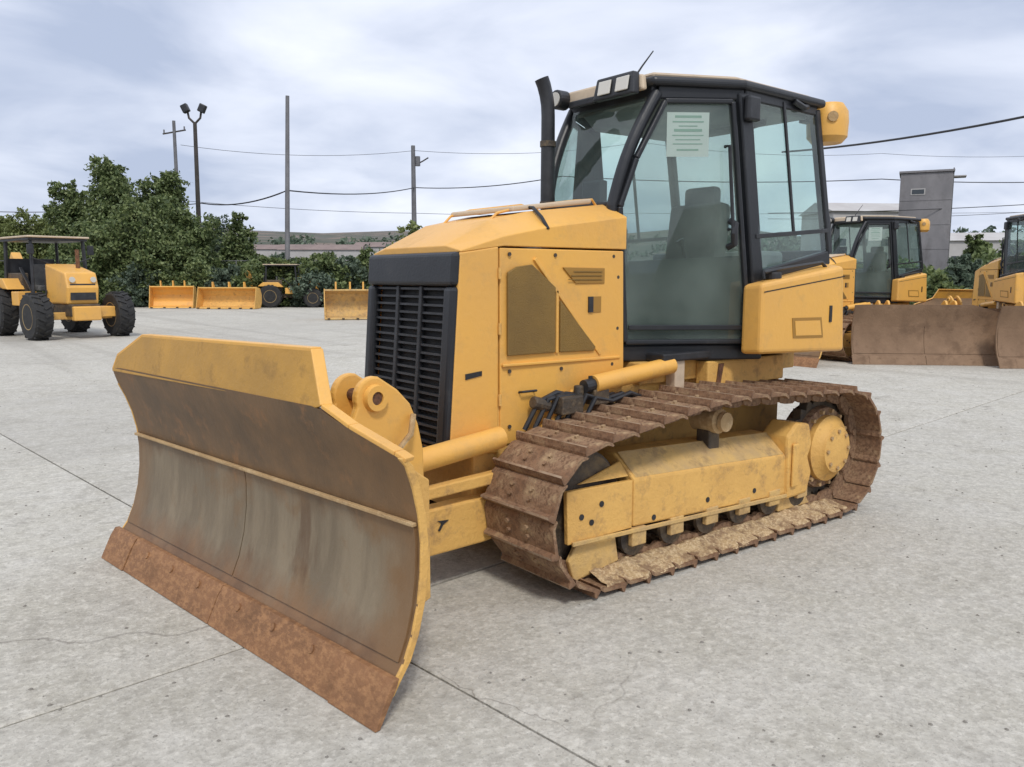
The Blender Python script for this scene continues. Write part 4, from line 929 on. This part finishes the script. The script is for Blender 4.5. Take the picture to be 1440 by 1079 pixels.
# grey distant band of scrub along the yard edge
sc = empty('scrub_band', (0, 0, 0)); COL.objects.unlink(sc); bpy.data.objects.remove(sc)
bl = []
rr = random.Random(5)
for k in range(150):
    px = -60+k*11.0
    dep = 56+rr.uniform(-3, 10); p = at(px, dep)
    bl.append((p.x, p.y, rr.uniform(.4, 1.6), 2.2, 2.2, rr.uniform(.7, 1.4)))
o = foliage('roadside_scrub', bl, 30000, .2, 'leaf', None, 99); tag(o, 'dark scrub growing all along behind the yard', 'scrub', kind='stuff')
bl = []
for k in range(260):
    a = rr.uniform(-80, 1520); dep = rr.uniform(230, 420); p = at(a, dep)
    bl.append((p.x, p.y, max(0, (math.hypot(p.x, p.y)-150)*.066)+1, 7, 7, 4))
o = foliage('far_woodland', bl, 26000, 1.0, 'leaf_blue', None, 98); tag(o, 'scattered woodland on the distant hillside', 'woodland', kind='stuff')

# ------------------------------------------------------------------ grey tower
tw = empty('concrete_tower', at(1292, 62), HEAD-math.pi/2+R0(-26), 'grey weathered concrete tower with flat roof rising behind the half hidden bulldozer', 'tower')
MB().box((0, 0, 4.55), (3.4, 3.4, 9.1)).build('shaft', 'concrete_old', tw, bevel=.04)
MB().box((0, 0, 9.18), (3.6, 3.6, .14)).build('roof_slab', 'concrete_old', tw)
MB().box((2.1, .3, 8.9), (1.0, 1.2, .08)).build('awning', 'wall', tw)
for k in range(4): MB().box((0, -1.705, 1.9+k*1.75), (3.36, .03, .07)).build('formwork_band', 'concrete_old', tw)
for k in range(4): MB().box((1.715, 0, 1.9+k*1.75), (.05, 3.36, .10)).build('formwork_band', 'concrete_old', tw)
wd_ = MB().box((-.5, -1.71, 7.75), (.95, .04, .45)).build('window', 'wall', tw); MB().box((-.5, -1.735, 7.75), (.8, .02, .32)).build('pane', 'glass_dark', wd_)
MB().box((.9, -1.71, 1.1), (1.0, .04, 2.1)).build('door', 'pole_grey', tw)
for y in (-1.2, 1.2): MB().bar((1.74, y, 0), (1.74, y, 9.4), .08, .08).build('drain_pipe', 'pole_grey', tw)
# ------------------------------------------------------------------ far buildings
def building(px, dep, w_, d_, h, rz, label, roof='roof_red'):
    T = empty('low_building', at(px, dep), HEAD-math.pi/2+rz, label, 'building', 'distant low buildings')
    MB().box((0, 0, h/2), (w_, d_, h)).build('wall', 'wall', T)
    MB().prism([(-w_/2-.4, -d_/2-.4, h), (-w_/2-.4, d_/2+.4, h), (-w_/2-.4, 0, h+d_*.16)], (w_+.8, 0, 0)).build('roof', roof, T)
    n = int(w_/3)
    for k in range(n): MB().box((-w_/2+1.5+k*(w_-3)/max(1, n-1), -d_/2-.02, h*.6), (1.2, .06, 1.0)).build('window', 'glass_dark', T)
building(1215, 125, 16, 10, 11.0, R0(6), 'pale building with low roof showing over the half hidden bulldozer, left of the grey tower', 'wall')
building(1395, 150, 20, 10, 8, R0(-8), 'pale distant building behind the cab of the right hand bulldozer', 'wall')
building(455, 230, 22, 10, 9.0, R0(5), 'low brown roofed building on the skyline right of the tall plain pole')
building(545, 250, 18, 10, 10.5, R0(-4), 'low brown roofed building on the skyline just left of the hood')
building(385, 240, 10, 9, 9.5, R0(12), 'small brown roofed building on the skyline left of the tall plain pole')

# ------------------------------------------------------------------ poles and wires
def pole(px, dep, top, r, m, name, label, lean=0):
    b = at(px, dep); T = empty(name, b, HEAD-math.pi/2, label, 'pole', 'poles behind the yard')
    MB().tube([(0, 0, -.2), (lean*.5, 0, top*.5), (lean, 0, top)], [r*1.15, r, r*.8], 10).build('shaft', m, T, smooth=True); return T, lean, top
def zat(py, dep): return 1.6+dep*(-1150*math.sin(PITCH)+(539.5-py)*math.cos(PITCH))/(1150*math.cos(PITCH)+(539.5-py)*math.sin(PITCH))
# floodlight pole with two lamps on a V bracket
T, ln, tp = pole(284, 52, zat(172, 52), .14, 'pole_dark', 'floodlight_pole', 'dark pole with two floodlights on a V bracket, left', .10)
for s_ in (1, -1):
    MB().tube([(ln, 0, tp-.1), (ln+s_*.35, 0, tp+.25), (ln+s_*.42, 0, tp+.65)], .07, 8).build('bracket_arm', 'pole_dark', T)
    MB().box((ln+s_*.52, -.08, tp+.80), (.42, .34, .50), Matrix.Rotation(s_*R0(25), 3, 'Y')).build('floodlight', 'black', T, bevel=.05)
T, ln, tp = pole(257, 66, zat(170, 66), .15, 'pole_grey', 'utility_pole', 'thin grey utility pole with short crossarm just left of the floodlight pole', .0)
MB().bar((ln-.9, 0, tp-1.0), (ln+.9, 0, tp-.7), .1, .1).build('crossarm', 'pole_dark', T)
for x in (-.8, 0, .8): MB().cyl((ln+x, 0, tp-.85+x*.15), (ln+x, 0, tp-.55+x*.15), .06, n=8).build('insulator', 'pole_grey', T)
T, ln, tp = pole(404, 45, zat(135, 45), .125, 'pole_grey', 'plain_pole', 'tall plain grey pole with nothing on top', .40)
T, ln, tp = pole(584, 72, zat(205, 72), .22, 'pole_grey', 'utility_pole', 'grey utility pole with side bracket rising behind the hood', 0)
MB().tube([(0, 0, tp-1.7), (.8, 0, tp-1.3), (1.3, 0, tp-1.0)], .06, 6).build('side_bracket', 'pole_dark', T)
MB().cyl((.38, 0, tp-1.7), (.38, 0, tp-.9), .22, n=12).build('transformer', 'pole_grey', T)
def wire(pts, r, label, sag=0):
    P = []
    for (a, b) in zip(pts, pts[1:]):
        for k in range(12): t = k/12; q = a.lerp(b, t); q = Vector((q.x, q.y, q.z-sag*4*t*(1-t))); P.append(q)
    P.append(pts[-1]); tag(MB().tube(P, r, 6).build('power_line', 'wire', smooth=True), label, 'wire', 'overhead wires')
def pt(px, py, dep): return at(px, dep, zat(py, dep), py)
wire([pt(-60, 296, 60), pt(284, 286, 52)], .028, 'wire running left from the floodlight pole over the trees', .3)
wire([pt(284, 286, 52), pt(404, 268, 45), pt(583, 264, 72), pt(790, 248, 66), pt(1240, 252, 70), pt(1600, 250, 74)], .040, 'main wire strung between the poles and on behind the cab', .35)
wire([pt(254, 204, 66), pt(583, 212, 72), pt(900, 200, 80), pt(1240, 216, 84), pt(1600, 208, 86)], .018, 'thin upper wire between the two utility poles', .6)
wire([pt(254, 282, 66), pt(583, 300, 72), pt(900, 300, 90), pt(1600, 296, 96)], .020, 'thin lower wire just above the distant hill', .2)
wire([pt(1100, 214, 30), pt(1500, 152, 22)], .035, 'thick black cable rising to the right beside the cab', .15)
wire([pt(1080, 300, 60), pt(1560, 280, 60)], .03, 'thin wire crossing behind the grey tower', .2)
wire([pt(1080, 308, 64), pt(1560, 290, 64)], .02, 'second thin wire just under the one crossing behind the grey tower', .3)

# ------------------------------------------------------------------ yard fence: thin posts and rails behind the shrubs
fe = empty('chain_fence', at(400, 48.5), HEAD-math.pi/2, 'thin wire fence with grey posts behind the shrubs of the yard', 'fence')
for k in range(26):
    x = -22+k*1.75*1.0; MB().cyl((x, 0, 0), (x, 0, 2.6), .035, n=6).build('fence_post', 'pole_grey', fe)
for z in (2.55, 1.4): MB().cyl((-22, 0, z), (21.8, 0, z), .02, n=5).build('fence_rail', 'pole_grey', fe)
fe2 = 0

# small litter on the concrete: pebbles and clods
rk = np.random.default_rng(3); V = []; Fc = []
for k in range(900):
    d_ = rk.uniform(1.6, 14); px = rk.uniform(-60, 1500); c = at(px, d_); s_ = rk.uniform(.003, .009)*(1+d_*.04); a = rk.uniform(0, 6)
    b = len(V)
    for t in range(5): V.append((c.x+s_*math.cos(a+t*1.257)*rk.uniform(.7, 1.3), c.y+s_*math.sin(a+t*1.257), .0005))
    V.append((c.x, c.y, s_*.7)); Fc += [(b+t, b+(t+1) % 5, b+5) for t in range(5)]
tag(MB().add(V, Fc).build('gravel', 'pebble'), 'small pebbles and dried clods scattered on the concrete', 'gravel', kind='stuff')
